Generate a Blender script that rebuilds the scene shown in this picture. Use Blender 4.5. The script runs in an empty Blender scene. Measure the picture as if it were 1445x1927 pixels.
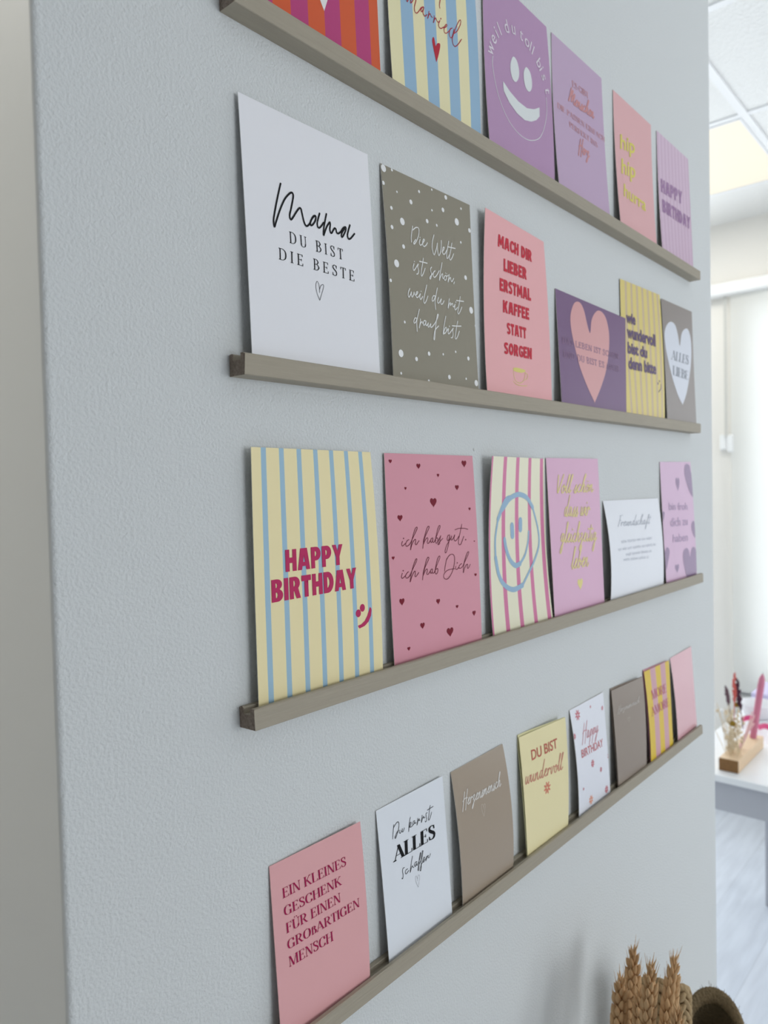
import bpy, bmesh, math, random
from mathutils import Vector, Matrix
from mathutils.geometry import tessellate_polygon

# ------------------------------------------------------------------ camera, world, lights, exposure
scene = bpy.context.scene
C = scene.collection
PI = math.pi

cam_data = bpy.data.cameras.new('camera')
cam = bpy.data.objects.new('camera', cam_data)
C.objects.link(cam)
CAM = Vector((-0.20483, -0.33151, 1.5))
yaw, pitch, roll = 0.85552, -0.03076, -0.02254
fwd = Vector((math.sin(yaw) * math.cos(pitch), math.cos(yaw) * math.cos(pitch), math.sin(pitch)))
rgt = Vector((math.cos(yaw), -math.sin(yaw), 0))
upv = rgt.cross(fwd)
r2 = rgt * math.cos(roll) + upv * math.sin(roll)
u2 = upv * math.cos(roll) - rgt * math.sin(roll)
M = Matrix((r2, u2, -fwd)).transposed().to_4x4()
M.translation = CAM
cam.matrix_world = M
cam_data.sensor_fit = 'HORIZONTAL'
cam_data.sensor_width = 36.0
cam_data.lens = 1389.68 / 1445 * 36.0
cam_data.clip_start = 0.01
cam_data.clip_end = 60
cam_data.dof.use_dof = True
cam_data.dof.focus_distance = 0.47
cam_data.dof.aperture_fstop = 14.5
scene.camera = cam

scene.view_settings.view_transform = 'Standard'
scene.view_settings.look = 'None'
scene.view_settings.gamma = 1.0
scene.view_settings.use_curve_mapping = False
scene.view_settings.exposure = 0.0

world = bpy.data.worlds.new('sky')
scene.world = world
world.use_nodes = True
wn = world.node_tree.nodes
wn['Background'].inputs[0].default_value = (0.86, 0.93, 1.0, 1)
wn['Background'].inputs[1].default_value = 0.95

# the room: x to the far window wall, y = 0 is the face of the card wall
FAR = 3.385
CEIL = 2.67
BACK = -3.3
LEFT = -2.4
DEEP = 2.2


def area(name, loc, target, sx, sy, power, col):
    d = bpy.data.lights.new(name, 'AREA')
    d.shape = 'RECTANGLE'
    d.size, d.size_y = sx, sy
    d.energy = power
    d.color = col
    o = bpy.data.objects.new(name, d)
    C.objects.link(o)
    o.location = loc
    o.rotation_euler = (Vector(target) - Vector(loc)).to_track_quat('-Z', 'Y').to_euler()
    return o


# daylight entering through the far window; the other windows are unseen additions for fill
LIGHTS = {'A': 10, 'H': 7, 'B': 42, 'C': 50, 'D': 0.8, 'E': 5, 'G': 25}
# daylight through the far window; fill added at an unseen shop and rear window
area('daylight_far_window', (FAR + 0.19, -1.70, 1.45), (0, -1.70, 1.45), 2.6, 1.7, LIGHTS['A'], (0.93, 0.97, 1.0))
area('daylight_behind_blind', (FAR + 0.19, 0.10, 1.45), (0, 0.10, 1.45), 1.0, 1.7, LIGHTS['H'], (0.93, 0.97, 1.0))
area('added_front_fill', (1.1, BACK - 0.19, 1.45), (1.1, 0, 1.45), 2.0, 1.8, LIGHTS['B'], (0.94, 0.975, 1.0))
area('added_rear_fill', (FAR + 0.19, 1.50, 1.45), (0, 1.50, 1.45), 1.1, 1.7, LIGHTS['C'], (0.90, 0.955, 1.0))


# ------------------------------------------------------------------ helpers
def lin(c):
    def f(v):
        v /= 255.0
        return v / 12.92 if v <= 0.04045 else ((v + 0.055) / 1.055) ** 2.4
    return (f(c[0]), f(c[1]), f(c[2]), 1.0)


MATS = {}


def mat(name, rgb, rough=0.6, spec=0.5, bump=None, var=None, metallic=0.0, coat=0.0, emit=None, trans=0.0):
    """procedural principled material; bump = (scale, detail, strength, distance); var = (scale, amount, stretch)"""
    if name in MATS:
        return MATS[name]
    m = bpy.data.materials.new(name)
    m.use_nodes = True
    nt = m.node_tree
    b = nt.nodes['Principled BSDF']
    b.inputs['Base Color'].default_value = lin(rgb)
    b.inputs['Roughness'].default_value = rough
    b.inputs['Specular IOR Level'].default_value = spec
    b.inputs['Metallic'].default_value = metallic
    b.inputs['Coat Weight'].default_value = coat
    b.inputs['Coat Roughness'].default_value = 0.25
    tc = nt.nodes.new('ShaderNodeTexCoord')
    if var:
        mp = nt.nodes.new('ShaderNodeMapping')
        mp.inputs['Scale'].default_value = var[2]
        n = nt.nodes.new('ShaderNodeTexNoise')
        n.inputs['Scale'].default_value = var[0]
        n.inputs['Detail'].default_value = 5
        nt.links.new(tc.outputs['Object'], mp.inputs[0])
        nt.links.new(mp.outputs[0], n.inputs['Vector'])
        mix = nt.nodes.new('ShaderNodeMix')
        mix.data_type = 'RGBA'
        c0 = lin(rgb)
        lo = tuple(max(0, v * (1 - var[1])) for v in c0[:3]) + (1,)
        hi = tuple(min(1, v * (1 + var[1])) for v in c0[:3]) + (1,)
        mix.inputs[6].default_value = lo
        mix.inputs[7].default_value = hi
        nt.links.new(n.outputs['Fac'], mix.inputs[0])
        nt.links.new(mix.outputs[2], b.inputs['Base Color'])
    if bump:
        n = nt.nodes.new('ShaderNodeTexNoise')
        n.inputs['Scale'].default_value = bump[0]
        n.inputs['Detail'].default_value = bump[1]
        nt.links.new(tc.outputs['Object'], n.inputs['Vector'])
        if len(bump) > 4:
            mp = nt.nodes.new('ShaderNodeMapping')
            mp.inputs['Scale'].default_value = bump[4]
            nt.links.new(tc.outputs['Object'], mp.inputs[0])
            nt.links.new(mp.outputs[0], n.inputs['Vector'])
        bp = nt.nodes.new('ShaderNodeBump')
        bp.inputs['Strength'].default_value = bump[2]
        bp.inputs['Distance'].default_value = bump[3]
        nt.links.new(n.outputs['Fac'], bp.inputs['Height'])
        nt.links.new(bp.outputs[0], b.inputs['Normal'])
    if emit:
        b.inputs['Emission Color'].default_value = (emit[0], emit[1], emit[2], 1)
        b.inputs['Emission Strength'].default_value = emit[3]
    MATS[name] = m
    return m


def link(name, me, parent=None, loc=None):
    o = bpy.data.objects.new(name, me)
    C.objects.link(o)
    if parent is not None:
        o.parent = parent
    if loc is not None:
        o.location = loc
    return o


def obj(name, bm, mats, parent=None, loc=(0, 0, 0), smooth=False, angle=None):
    """one mesh object; vertices are given in world space, loc becomes the origin (parent's origin is subtracted)"""
    bmesh.ops.recalc_face_normals(bm, faces=bm.faces)
    me = bpy.data.meshes.new(name)
    base = Vector(loc)
    for v in bm.verts:
        v.co -= base
    bm.to_mesh(me)
    bm.free()
    if not isinstance(mats, (list, tuple)):
        mats = [mats]
    for m in mats:
        me.materials.append(m)
    if smooth:
        for p in me.polygons:
            p.use_smooth = True
    o = link(name, me, parent)
    o.location = base - (parent_loc(parent) if parent else Vector((0, 0, 0)))
    if smooth and angle:
        me.set_sharp_from_angle(angle=angle)
    return o


def parent_loc(p):
    v = Vector(p.location)
    while p.parent:
        p = p.parent
        v += Vector(p.location)
    return v


def empty(name, loc):
    o = bpy.data.objects.new(name, None)
    C.objects.link(o)
    o.location = loc
    return o


def tag(o, label, cat, group=None):
    o['label'] = label
    o['category'] = cat
    if group:
        o['group'] = group
    return o


def struct(o):
    o['kind'] = 'structure'
    return o


def box(bm, x0, x1, y0, y1, z0, z1, mi=0, bevel=0.0, seg=2):
    vs = [bm.verts.new((x, y, z)) for x in (x0, x1) for y in (y0, y1) for z in (z0, z1)]
    idx = [(0, 1, 3, 2), (4, 6, 7, 5), (0, 4, 5, 1), (2, 3, 7, 6), (0, 2, 6, 4), (1, 5, 7, 3)]
    fs = []
    for a in idx:
        f = bm.faces.new([vs[i] for i in a])
        f.material_index = mi
        fs.append(f)
    if bevel:
        es = set(e for f in fs for e in f.edges)
        bmesh.ops.bevel(bm, geom=list(es), offset=bevel, segments=seg, profile=0.5, affect='EDGES')
    return bm


def prism(bm, poly, x0, x1, nseg=1, mi=0):
    """extrude a (y,z) polygon along x"""
    rings = []
    for k in range(nseg + 1):
        x = x0 + (x1 - x0) * k / nseg
        rings.append([bm.verts.new((x, y, z)) for y, z in poly])
    n = len(poly)
    for a, b in zip(rings[:-1], rings[1:]):
        for i in range(n):
            f = bm.faces.new((a[i], a[(i + 1) % n], b[(i + 1) % n], b[i]))
            f.material_index = mi
    c0, c1 = bm.faces.new(rings[0]), bm.faces.new(rings[-1][::-1])
    return c0, c1


def tube(bm, pts, rad, n=8, cap=True, mi=0):
    """swept tube; rad is a number or a list"""
    pts = [Vector(p) for p in pts]
    rs = rad if isinstance(rad, (list, tuple)) else [rad] * len(pts)
    rings = []
    prev = None
    for i, p in enumerate(pts):
        t = (pts[min(i + 1, len(pts) - 1)] - pts[max(i - 1, 0)]).normalized()
        a = prev if prev is not None else (Vector((0, 0, 1)) if abs(t.z) < 0.9 else Vector((1, 0, 0)))
        s = (a - t * a.dot(t)).normalized()
        prev = s
        w = t.cross(s)
        rings.append([bm.verts.new(p + (s * math.cos(2 * PI * k / n) + w * math.sin(2 * PI * k / n)) * rs[i]) for k in range(n)])
    for a, b in zip(rings[:-1], rings[1:]):
        for k in range(n):
            f = bm.faces.new((a[k], a[(k + 1) % n], b[(k + 1) % n], b[k]))
            f.material_index = mi
    if cap:
        bm.faces.new(rings[0][::-1]).material_index = mi
        bm.faces.new(rings[-1]).material_index = mi


def lathe(bm, prof, cx, cy, n=24, mi=0):
    rings = [[bm.verts.new((cx + r * math.cos(2 * PI * k / n), cy + r * math.sin(2 * PI * k / n), z)) for k in range(n)] for r, z in prof]
    for a, b in zip(rings[:-1], rings[1:]):
        for k in range(n):
            f = bm.faces.new((a[k], a[(k + 1) % n], b[(k + 1) % n], b[k]))
            f.material_index = mi
    return rings


def ellipsoid(bm, c, ax, ru, rl, seg=8, rings=6, tip=0.0):
    """grain-like body: axis ax, radius ru, half length rl, tip>0 makes one end pointed"""
    ax = Vector(ax).normalized()
    a = Vector((0, 0, 1)) if abs(ax.z) < 0.9 else Vector((1, 0, 0))
    s = (a - ax * a.dot(ax)).normalized()
    w = ax.cross(s)
    c = Vector(c)
    rr = []
    for i in range(rings + 1):
        t = -1 + 2 * i / rings
        r = ru * math.sqrt(max(0.0, 1 - t * t)) * (1 - tip * max(0, t))
        rr.append([bm.verts.new(c + ax * (rl * t) + (s * math.cos(2 * PI * k / seg) + w * math.sin(2 * PI * k / seg)) * max(r, ru * 0.04)) for k in range(seg)])
    for p, q in zip(rr[:-1], rr[1:]):
        for k in range(seg):
            bm.faces.new((p[k], p[(k + 1) % seg], q[(k + 1) % seg], q[k]))
    bm.faces.new(rr[0][::-1])
    bm.faces.new(rr[-1])


def catmull(pts, n=6, closed=False):
    P = [Vector((p[0], p[1])) for p in pts]
    if len(P) < 3:
        return P
    out = []
    L = len(P)
    rng = range(L) if closed else range(L - 1)
    for i in rng:
        p0 = P[(i - 1) % L] if closed or i > 0 else P[0] * 2 - P[1]
        p1, p2 = P[i], P[(i + 1) % L]
        p3 = P[(i + 2) % L] if closed or i + 2 < L else P[-1] * 2 - P[-2]
        for k in range(n):
            t = k / n
            out.append(0.5 * ((2 * p1) + (p2 - p0) * t + (2 * p0 - 5 * p1 + 4 * p2 - p3) * t * t + (3 * p1 - p0 - 3 * p2 + p3) * t ** 3))
    if not closed:
        out.append(P[-1])
    return out


# ------------------------------------------------------------------ setting
M_WALL = mat('plaster_wall_paint', (218, 221, 221), 0.75, 0.3, bump=(560, 4, 0.6, 0.0014))
M_SMOOTH = mat('smooth_white_paint', (214, 216, 214), 0.55, 0.4, bump=(60, 2, 0.1, 0.0006))
M_WARM = mat('warm_white_wall_paint', (236, 233, 227), 0.8, 0.3, bump=(180, 3, 0.3, 0.001))
M_TAUPE = mat('taupe_wall_cutting_bounce', (118, 114, 108), 0.8, 0.3, bump=(180, 3, 0.3, 0.001))  # unseen walls made dark to cut bounce light around the cards
M_TILE = mat('mineral_fibre_tile', (240, 240, 238), 0.9, 0.2, bump=(95, 8, 0.9, 0.006))
M_TBAR = mat('white_metal_bar', (240, 241, 242), 0.4, 0.5)
M_FRAME = mat('white_window_plastic', (240, 241, 241), 0.35, 0.5)

# the card wall, with a rounded left corner; its unseen depth is added to block light
XL, XR, TH = -0.0527, 0.8830, 2.2
bm = bmesh.new()
rad = 0.003
loop = []
for k in range(7):
    a = PI + PI / 2 * k / 6
    loop.append((XL + rad + rad * math.cos(a), rad + rad * math.sin(a)))
for k in range(7):
    a = 1.5 * PI + PI / 2 * k / 6
    loop.append((XR - rad + rad * math.cos(a), rad + rad * math.sin(a)))
loop += [(XR, TH), (XL, TH)]
lo = [bm.verts.new((x, y, 0)) for x, y in loop]
hi = [bm.verts.new((x, y, CEIL)) for x, y in loop]
n = len(loop)
for i in range(n):
    f = bm.faces.new((lo[i], lo[(i + 1) % n], hi[(i + 1) % n], hi[i]))
    f.material_index = 1 if (loop[i][0] + loop[(i + 1) % n][0]) / 2 < XL + 0.0008 else 0
    f.smooth = True
bm.faces.new(lo[::-1])
bm.faces.new(hi)
o = obj('wall_front', bm, [M_WALL, M_SMOOTH])
o.data.set_sharp_from_angle(angle=math.radians(35))
struct(o)


def slab_with_hole(name, axis, pos, thick, a0, a1, holes, m):
    """wall in the plane axis=pos running along the other horizontal axis from a0 to a1; holes = (h0,h1,z0,z1)"""
    bm = bmesh.new()

    def bx(h0, h1, z0, z1):
        if h1 - h0 < 1e-4 or z1 - z0 < 1e-4:
            return
        if axis == 'x':
            box(bm, min(pos, pos + thick), max(pos, pos + thick), h0, h1, z0, z1)
        else:
            box(bm, h0, h1, min(pos, pos + thick), max(pos, pos + thick), z0, z1)
    cur = a0
    for h0, h1, z0, z1 in sorted(holes):
        bx(cur, h0, 0, CEIL)
        bx(h0, h1, 0, z0)
        bx(h0, h1, z1, CEIL)
        cur = h1
    bx(cur, a1, 0, CEIL)
    return struct(obj(name, bm, m))


WIN_F = (-3.05, 0.630, 0.55, 2.32)
WIN_R = (0.98, 2.02, 0.55, 2.32)  # unseen opening added to brighten the area beyond the card wall
WIN_B = (0.05, 2.15, 0.50, 2.40)  # unseen opening added so fill light reaches the card wall
slab_with_hole('wall_right', 'x', FAR, 0.14, BACK, DEEP, [WIN_F, WIN_R], M_WARM)
slab_with_hole('wall_back', 'y', BACK, -0.14, LEFT, FAR, [WIN_B], M_TAUPE)
slab_with_hole('wall_left', 'x', LEFT, -0.12, BACK, DEEP, [], M_TAUPE)
slab_with_hole('wall_rear', 'y', DEEP, 0.12, LEFT, FAR, [], M_WARM)

# floor: pale wood-look planks running along x
m = bpy.data.materials.new('pale_plank_floor')
m.use_nodes = True
nt = m.node_tree
b = nt.nodes['Principled BSDF']
tc = nt.nodes.new('ShaderNodeTexCoord')
br = nt.nodes.new('ShaderNodeTexBrick')
br.inputs['Color1'].default_value = lin((214, 220, 230))
br.inputs['Color2'].default_value = lin((204, 211, 222))
br.inputs['Mortar'].default_value = lin((192, 198, 208))
br.inputs['Scale'].default_value = 1.0
br.inputs['Mortar Size'].default_value = 0.0016
br.inputs['Brick Width'].default_value = 1.25
br.inputs['Row Height'].default_value = 0.19
mp = nt.nodes.new('ShaderNodeMapping')
mp.inputs['Location'].default_value = (0.1, 0.08, 0)
nt.links.new(tc.outputs['Object'], mp.inputs[0])
nt.links.new(mp.outputs[0], br.inputs['Vector'])
mp2 = nt.nodes.new('ShaderNodeMapping')
mp2.inputs['Scale'].default_value = (1.2, 9, 1)
no = nt.nodes.new('ShaderNodeTexNoise')
no.inputs['Scale'].default_value = 4
no.inputs['Detail'].default_value = 8
nt.links.new(tc.outputs['Object'], mp2.inputs[0])
nt.links.new(mp2.outputs[0], no.inputs['Vector'])
mx = nt.nodes.new('ShaderNodeMix')
mx.data_type = 'RGBA'
mx.blend_type = 'MULTIPLY'
mx.inputs[0].default_value = 0.6
cr = nt.nodes.new('ShaderNodeValToRGB')
cr.color_ramp.elements[0].position = 0.3
cr.color_ramp.elements[0].color = (0.75, 0.75, 0.76, 1)
cr.color_ramp.elements[1].position = 0.65
nt.links.new(no.outputs['Fac'], cr.inputs[0])
nt.links.new(br.outputs['Color'], mx.inputs[6])
nt.links.new(cr.outputs[0], mx.inputs[7])
nt.links.new(mx.outputs[2], b.inputs['Base Color'])
b.inputs['Roughness'].default_value = 0.32
bm = bmesh.new()
box(bm, LEFT - 0.1, FAR + 0.1, BACK - 0.1, DEEP + 0.1, -0.06, 0)
struct(obj('floor', bm, m))

# ceiling: mineral tiles lying in a grid of white bars; the grid pitch is 0.625 m
bm = bmesh.new()
box(bm, LEFT - 0.1, FAR + 0.1, BACK - 0.1, DEEP + 0.1, CEIL, CEIL + 0.06)
struct(obj('ceiling', bm, M_TILE))
bm = bmesh.new()
GX = [2.3685 + 0.625 * k for k in range(-7, 2)]
GY = [0.3485 + 0.625 * k for k in range(-5, 3)]
for x in GX:
    if LEFT < x < FAR:
        box(bm, x - 0.012, x + 0.012, BACK, DEEP, CEIL - 0.005, CEIL + 0.001)
for y in GY:
    box(bm, LEFT, FAR, y - 0.012, y + 0.012, CEIL - 0.0056, CEIL + 0.001)
struct(obj('trim_1', bm, M_TBAR))

# skirting boards
bm = bmesh.new()
box(bm, FAR - 0.016, FAR, BACK, DEEP, 0, 0.07, bevel=0.003)
struct(obj('baseboard_right', bm, M_FRAME))
bm = bmesh.new()
box(bm, LEFT, FAR - 0.016, DEEP - 0.016, DEEP, 0, 0.07, bevel=0.003)
struct(obj('baseboard_rear', bm, M_FRAME))


# windows: frame, mullions and clear panes
def pane_mat():
    m = bpy.data.materials.new('clear_window_glass')
    m.use_nodes = True
    nt = m.node_tree
    nt.nodes.remove(nt.nodes['Principled BSDF'])
    t = nt.nodes.new('ShaderNodeBsdfTransparent')
    g = nt.nodes.new('ShaderNodeBsdfGlossy')
    g.inputs['Roughness'].default_value = 0.02
    fr = nt.nodes.new('ShaderNodeFresnel')
    fr.inputs['IOR'].default_value = 1.45
    mxs = nt.nodes.new('ShaderNodeMixShader')
    ge = nt.nodes.new('ShaderNodeNewGeometry')
    ma = nt.nodes.new('ShaderNodeMath')
    ma.operation = 'MULTIPLY_ADD'
    ma.inputs[1].default_value = -1.0
    ma.inputs[2].default_value = 1.0
    nt.links.new(ge.outputs['Backfacing'], ma.inputs[0])
    mu = nt.nodes.new('ShaderNodeMath')
    mu.operation = 'MULTIPLY'
    nt.links.new(fr.outputs[0], mu.inputs[0])
    nt.links.new(ma.outputs[0], mu.inputs[1])
    nt.links.new(mu.outputs[0], mxs.inputs[0])
    nt.links.new(t.outputs[0], mxs.inputs[1])
    nt.links.new(g.outputs[0], mxs.inputs[2])
    nt.links.new(mxs.outputs[0], nt.nodes['Material Output'].inputs[0])
    return m


M_PANE = pane_mat()


def window(name, axis, pos, w, nm):
    h0, h1, z0, z1 = w
    f = 0.055
    bm = bmesh.new()
    gl = bmesh.new()

    def bx(b_, a, c, z_0, z_1, d0, d1):
        if axis == 'x':
            box(b_, pos + d0, pos + d1, a, c, z_0, z_1)
        else:
            box(b_, a, c, pos - d1, pos - d0, z_0, z_1)
    bx(bm, h0, h1, z0, z0 + f, 0.05, 0.11)
    bx(bm, h0, h1, z1 - f, z1, 0.05, 0.11)
    bx(bm, h0, h0 + f, z0 + f, z1 - f, 0.05, 0.11)
    bx(bm, h1 - f, h1, z0 + f, z1 - f, 0.05, 0.11)
    for k in range(1, nm):
        c = h0 + (h1 - h0) * k / nm
        bx(bm, c - 0.035, c + 0.035, z0 + f, z1 - f, 0.055, 0.105)
    o = struct(obj(name, bm, M_FRAME))
    for k in range(nm):
        a, c = h0 + (h1 - h0) * k / nm + 0.03, h0 + (h1 - h0) * (k + 1) / nm - 0.03
        bx(gl, a, c, z0 + 0.04, z1 - 0.04, 0.078, 0.082)
    obj('pane', gl, M_PANE, o)
    return o


window('window_1', 'x', FAR, WIN_F, 4)
window('added_window_2', 'y', BACK, WIN_B, 2)  # added behind the camera for front fill
window('added_window_3', 'x', FAR, WIN_R, 2)  # added out of view to light the back area
bm = bmesh.new()
box(bm, FAR - 0.03, FAR + 0.06, WIN_F[0] - 0.03, WIN_F[1] + 0.03, WIN_F[2] - 0.025, WIN_F[2], bevel=0.004)
struct(obj('trim_2', bm, M_FRAME))

# ------------------------------------------------------------------ ceiling lights
M_DIFF = mat('lit_light_panel', (178, 170, 150), 0.5, 0.3, emit=(1.0, 0.965, 0.85, 0.56))


def ceiling_light(ix, iy, label):
    x0, y0 = GX[ix] + 0.0125, GY[iy] + 0.0125
    x1, y1 = x0 + 0.600, y0 + 0.600
    t = empty('ceiling_light', ((x0 + x1) / 2, (y0 + y1) / 2, CEIL))
    bm = bmesh.new()
    f = 0.007
    for a in ((x0, x1, y0, y0 + f), (x0, x1, y1 - f, y1), (x0, x0 + f, y0 + f, y1 - f), (x1 - f, x1, y0 + f, y1 - f)):
        box(bm, a[0], a[1], a[2], a[3], CEIL - 0.008, CEIL)
    obj('frame', bm, M_TBAR, t)
    bm = bmesh.new()
    box(bm, x0 + f, x1 - f, y0 + f, y1 - f, CEIL - 0.005, CEIL - 0.001)
    obj('diffuser', bm, M_DIFF, t)
    tag(t, label, 'ceiling light')
    return t


def ceiling_lamp_light(x, y, p):
    area('ceiling_panel_light', (x, y, CEIL - 0.02), (x, y, 0), 0.56, 0.56, p, (1.0, 0.97, 0.9))


ceiling_light(7, 5, 'square lit white panel set into the tiled ceiling beyond the wall')
ceiling_lamp_light(GX[7] + 0.3125, GY[5] + 0.3125, LIGHTS['E'])
for ix, iy, w_ in ((5, 2, 'to the right of the photographer'), (2, 5, 'left of the card wall corner')):  # unseen panels added to light the card wall and its left face
    x_, y_ = GX[ix] + 0.3125, GY[iy] + 0.3125
    ceiling_light(ix, iy, 'unseen ceiling panel added for extra light, ' + w_)
    ceiling_lamp_light(x_, y_, LIGHTS['D'] if ix == 5 else LIGHTS['G'])

# ------------------------------------------------------------------ roller blind on the far wall
M_BLIND = bpy.data.materials.new('white_blind_fabric')
M_BLIND.use_nodes = True
nt = M_BLIND.node_tree
b = nt.nodes['Principled BSDF']
b.inputs['Base Color'].default_value = lin((240, 241, 240))
b.inputs['Roughness'].default_value = 0.8
tr_ = nt.nodes.new('ShaderNodeBsdfTranslucent')
tr_.inputs['Color'].default_value = lin((246, 246, 244))
mxs = nt.nodes.new('ShaderNodeMixShader')
mxs.inputs[0].default_value = 0.7
nt.links.new(b.outputs[0], mxs.inputs[1])
nt.links.new(tr_.outputs[0], mxs.inputs[2])
nt.links.new(mxs.outputs[0], nt.nodes['Material Output'].inputs[0])

t = empty('roller_blind', (FAR, 0.42, 2.36))
bm = bmesh.new()
box(bm, FAR - 0.062, FAR - 0.001, 0.12, 0.86, 2.335, 2.392, bevel=0.012, seg=3)
obj('cassette', bm, M_FRAME, t)
bm = bmesh.new()
box(bm, FAR - 0.0315, FAR - 0.0300, 0.16, 0.672, 0.40, 2.345)
obj('fabric', bm, M_BLIND, t)
bm = bmesh.new()
box(bm, FAR - 0.038, FAR - 0.024, 0.16, 0.672, 0.375, 0.40, bevel=0.003)
obj('bottom_rail', bm, M_FRAME, t)
bm = bmesh.new()
M_CORD = mat('pale_cord', (205, 205, 200), 0.7)
for dy in (-0.003, 0.004):
    tube(bm, [(FAR - 0.030, 0.694 + dy, z) for z in (2.338, 2.1, 1.9, 1.70)], 0.0026, 6)
obj('pull_cord', bm, M_CORD, t)
bm = bmesh.new()
box(bm, FAR - 0.035, FAR - 0.001, 0.662, 0.690, 1.632, 1.712, bevel=0.006, seg=3)
box(bm, FAR - 0.022, FAR - 0.001, 0.693, 0.726, 1.645, 1.715, bevel=0.005, seg=3)
obj('cord_holder', bm, M_FRAME, t)
tag(t, 'white roller blind with a hanging pull cord on the far wall', 'blind')

# ------------------------------------------------------------------ card ledges
Z0 = 1.57580
ROWZ = {1: 1.7734, 2: 1.5758, 3: 1.3807, 4: 1.1820}
RX = {1: (0.0504, 0.7960), 2: (0.0495, 0.7929), 3: (0.0499, 0.7963), 4: (0.0490, 0.7885)}
GD, DEP, HR = 0.00367, 0.01309, 0.01197
M_LEDGE = mat('taupe_painted_wood', (164, 155, 138), 0.55, 0.4, bump=(14, 6, 0.35, 0.0012, (4, 60, 60)), var=(18, 0.10, (1.5, 30, 30)))
M_LEND = mat('rough_sawn_end_grain', (150, 136, 124), 0.85, 0.2, bump=(420, 4, 0.9, 0.003), var=(600, 0.45, (1, 1, 1)))
rnd = random.Random(4)
for k, lab in ((1, 'top taupe wooden card ledge, seen from below, its left end cut off by the frame'),
               (2, 'second taupe card ledge from the top, under the white Mama card'),
               (3, 'third taupe card ledge from the top, under the cream HAPPY BIRTHDAY card'),
               (4, 'lowest taupe card ledge, holding the row of small cards')):
    z = ROWZ[k]
    x0, x1 = RX[k]
    bm = bmesh.new()
    ch = 0.0007
    poly = [(0, z - HR), (0, z - 0.0006), (-0.0006, z), (-0.0036, z), (-0.0040, z - 0.0004), (-0.0042, z - GD), (-0.0093, z - GD), (-0.0095, z - 0.0004), (-0.0099, z),
            (-DEP + ch, z), (-DEP, z - ch), (-DEP, z - HR + 0.0004), (-DEP + 0.0004, z - HR)]
    c0, c1 = prism(bm, poly, x0, x1, 40)
    c0.material_index = 1
    c1.material_index = 1
    for v in bm.verts:
        if abs(v.co.x - x0) < 1e-6 or abs(v.co.x - x1) < 1e-6:
            v.co.x += rnd.uniform(-0.0009, 0.0009)
    o = obj('card_ledge', bm, [M_LEDGE, M_LEND], loc=((x0 + x1) / 2, 0, z - HR))
    tag(o, lab, 'ledge', 'card ledges on the wall')

bm = bmesh.new()
ellipsoid(bm, (0.2878, -0.0001, 1.5300), (0, -1, 0), 0.0014, 0.0007, 10, 6)
tag(obj('filler_dab', bm, M_SMOOTH, loc=(0.2878, 0, 1.53)), 'tiny white dab of filler on the wall below the second ledge', 'filler', None)
# ------------------------------------------------------------------ lettering: hand-built alphabets in mm on the cards
def arc(cx, cy, rx, ry, a0, a1, n=10):
    return [(cx + rx * math.cos(math.radians(a0 + (a1 - a0) * k / n)), cy + ry * math.sin(math.radians(a0 + (a1 - a0) * k / n))) for k in range(n + 1)]


def ribbon(pts, w, caps=True):
    """list of convex polygons covering a stroke; w number or list of widths"""
    P = [Vector((p[0], p[1])) for p in pts]
    W = w if isinstance(w, (list, tuple)) else [w] * len(P)
    out = []
    nrm = []
    for i in range(len(P)):
        t = P[min(i + 1, len(P) - 1)] - P[max(i - 1, 0)]
        if t.length < 1e-9:
            t = Vector((1, 0))
        t.normalize()
        nrm.append(Vector((-t.y, t.x)))
    for i in range(len(P) - 1):
        if (P[i + 1] - P[i]).length < 1e-9:
            continue
        a, b_ = nrm[i] * W[i] / 2, nrm[i + 1] * W[i + 1] / 2
        out.append([P[i] + a, P[i] - a, P[i + 1] - b_, P[i + 1] + b_])
    if caps:
        for p, ww in ((P[0], W[0]), (P[-1], W[-1])):
            out.append([p + Vector((math.cos(a), math.sin(a))) * ww / 2 for a in [2 * PI * k / 10 for k in range(10)]])
    return out


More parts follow.
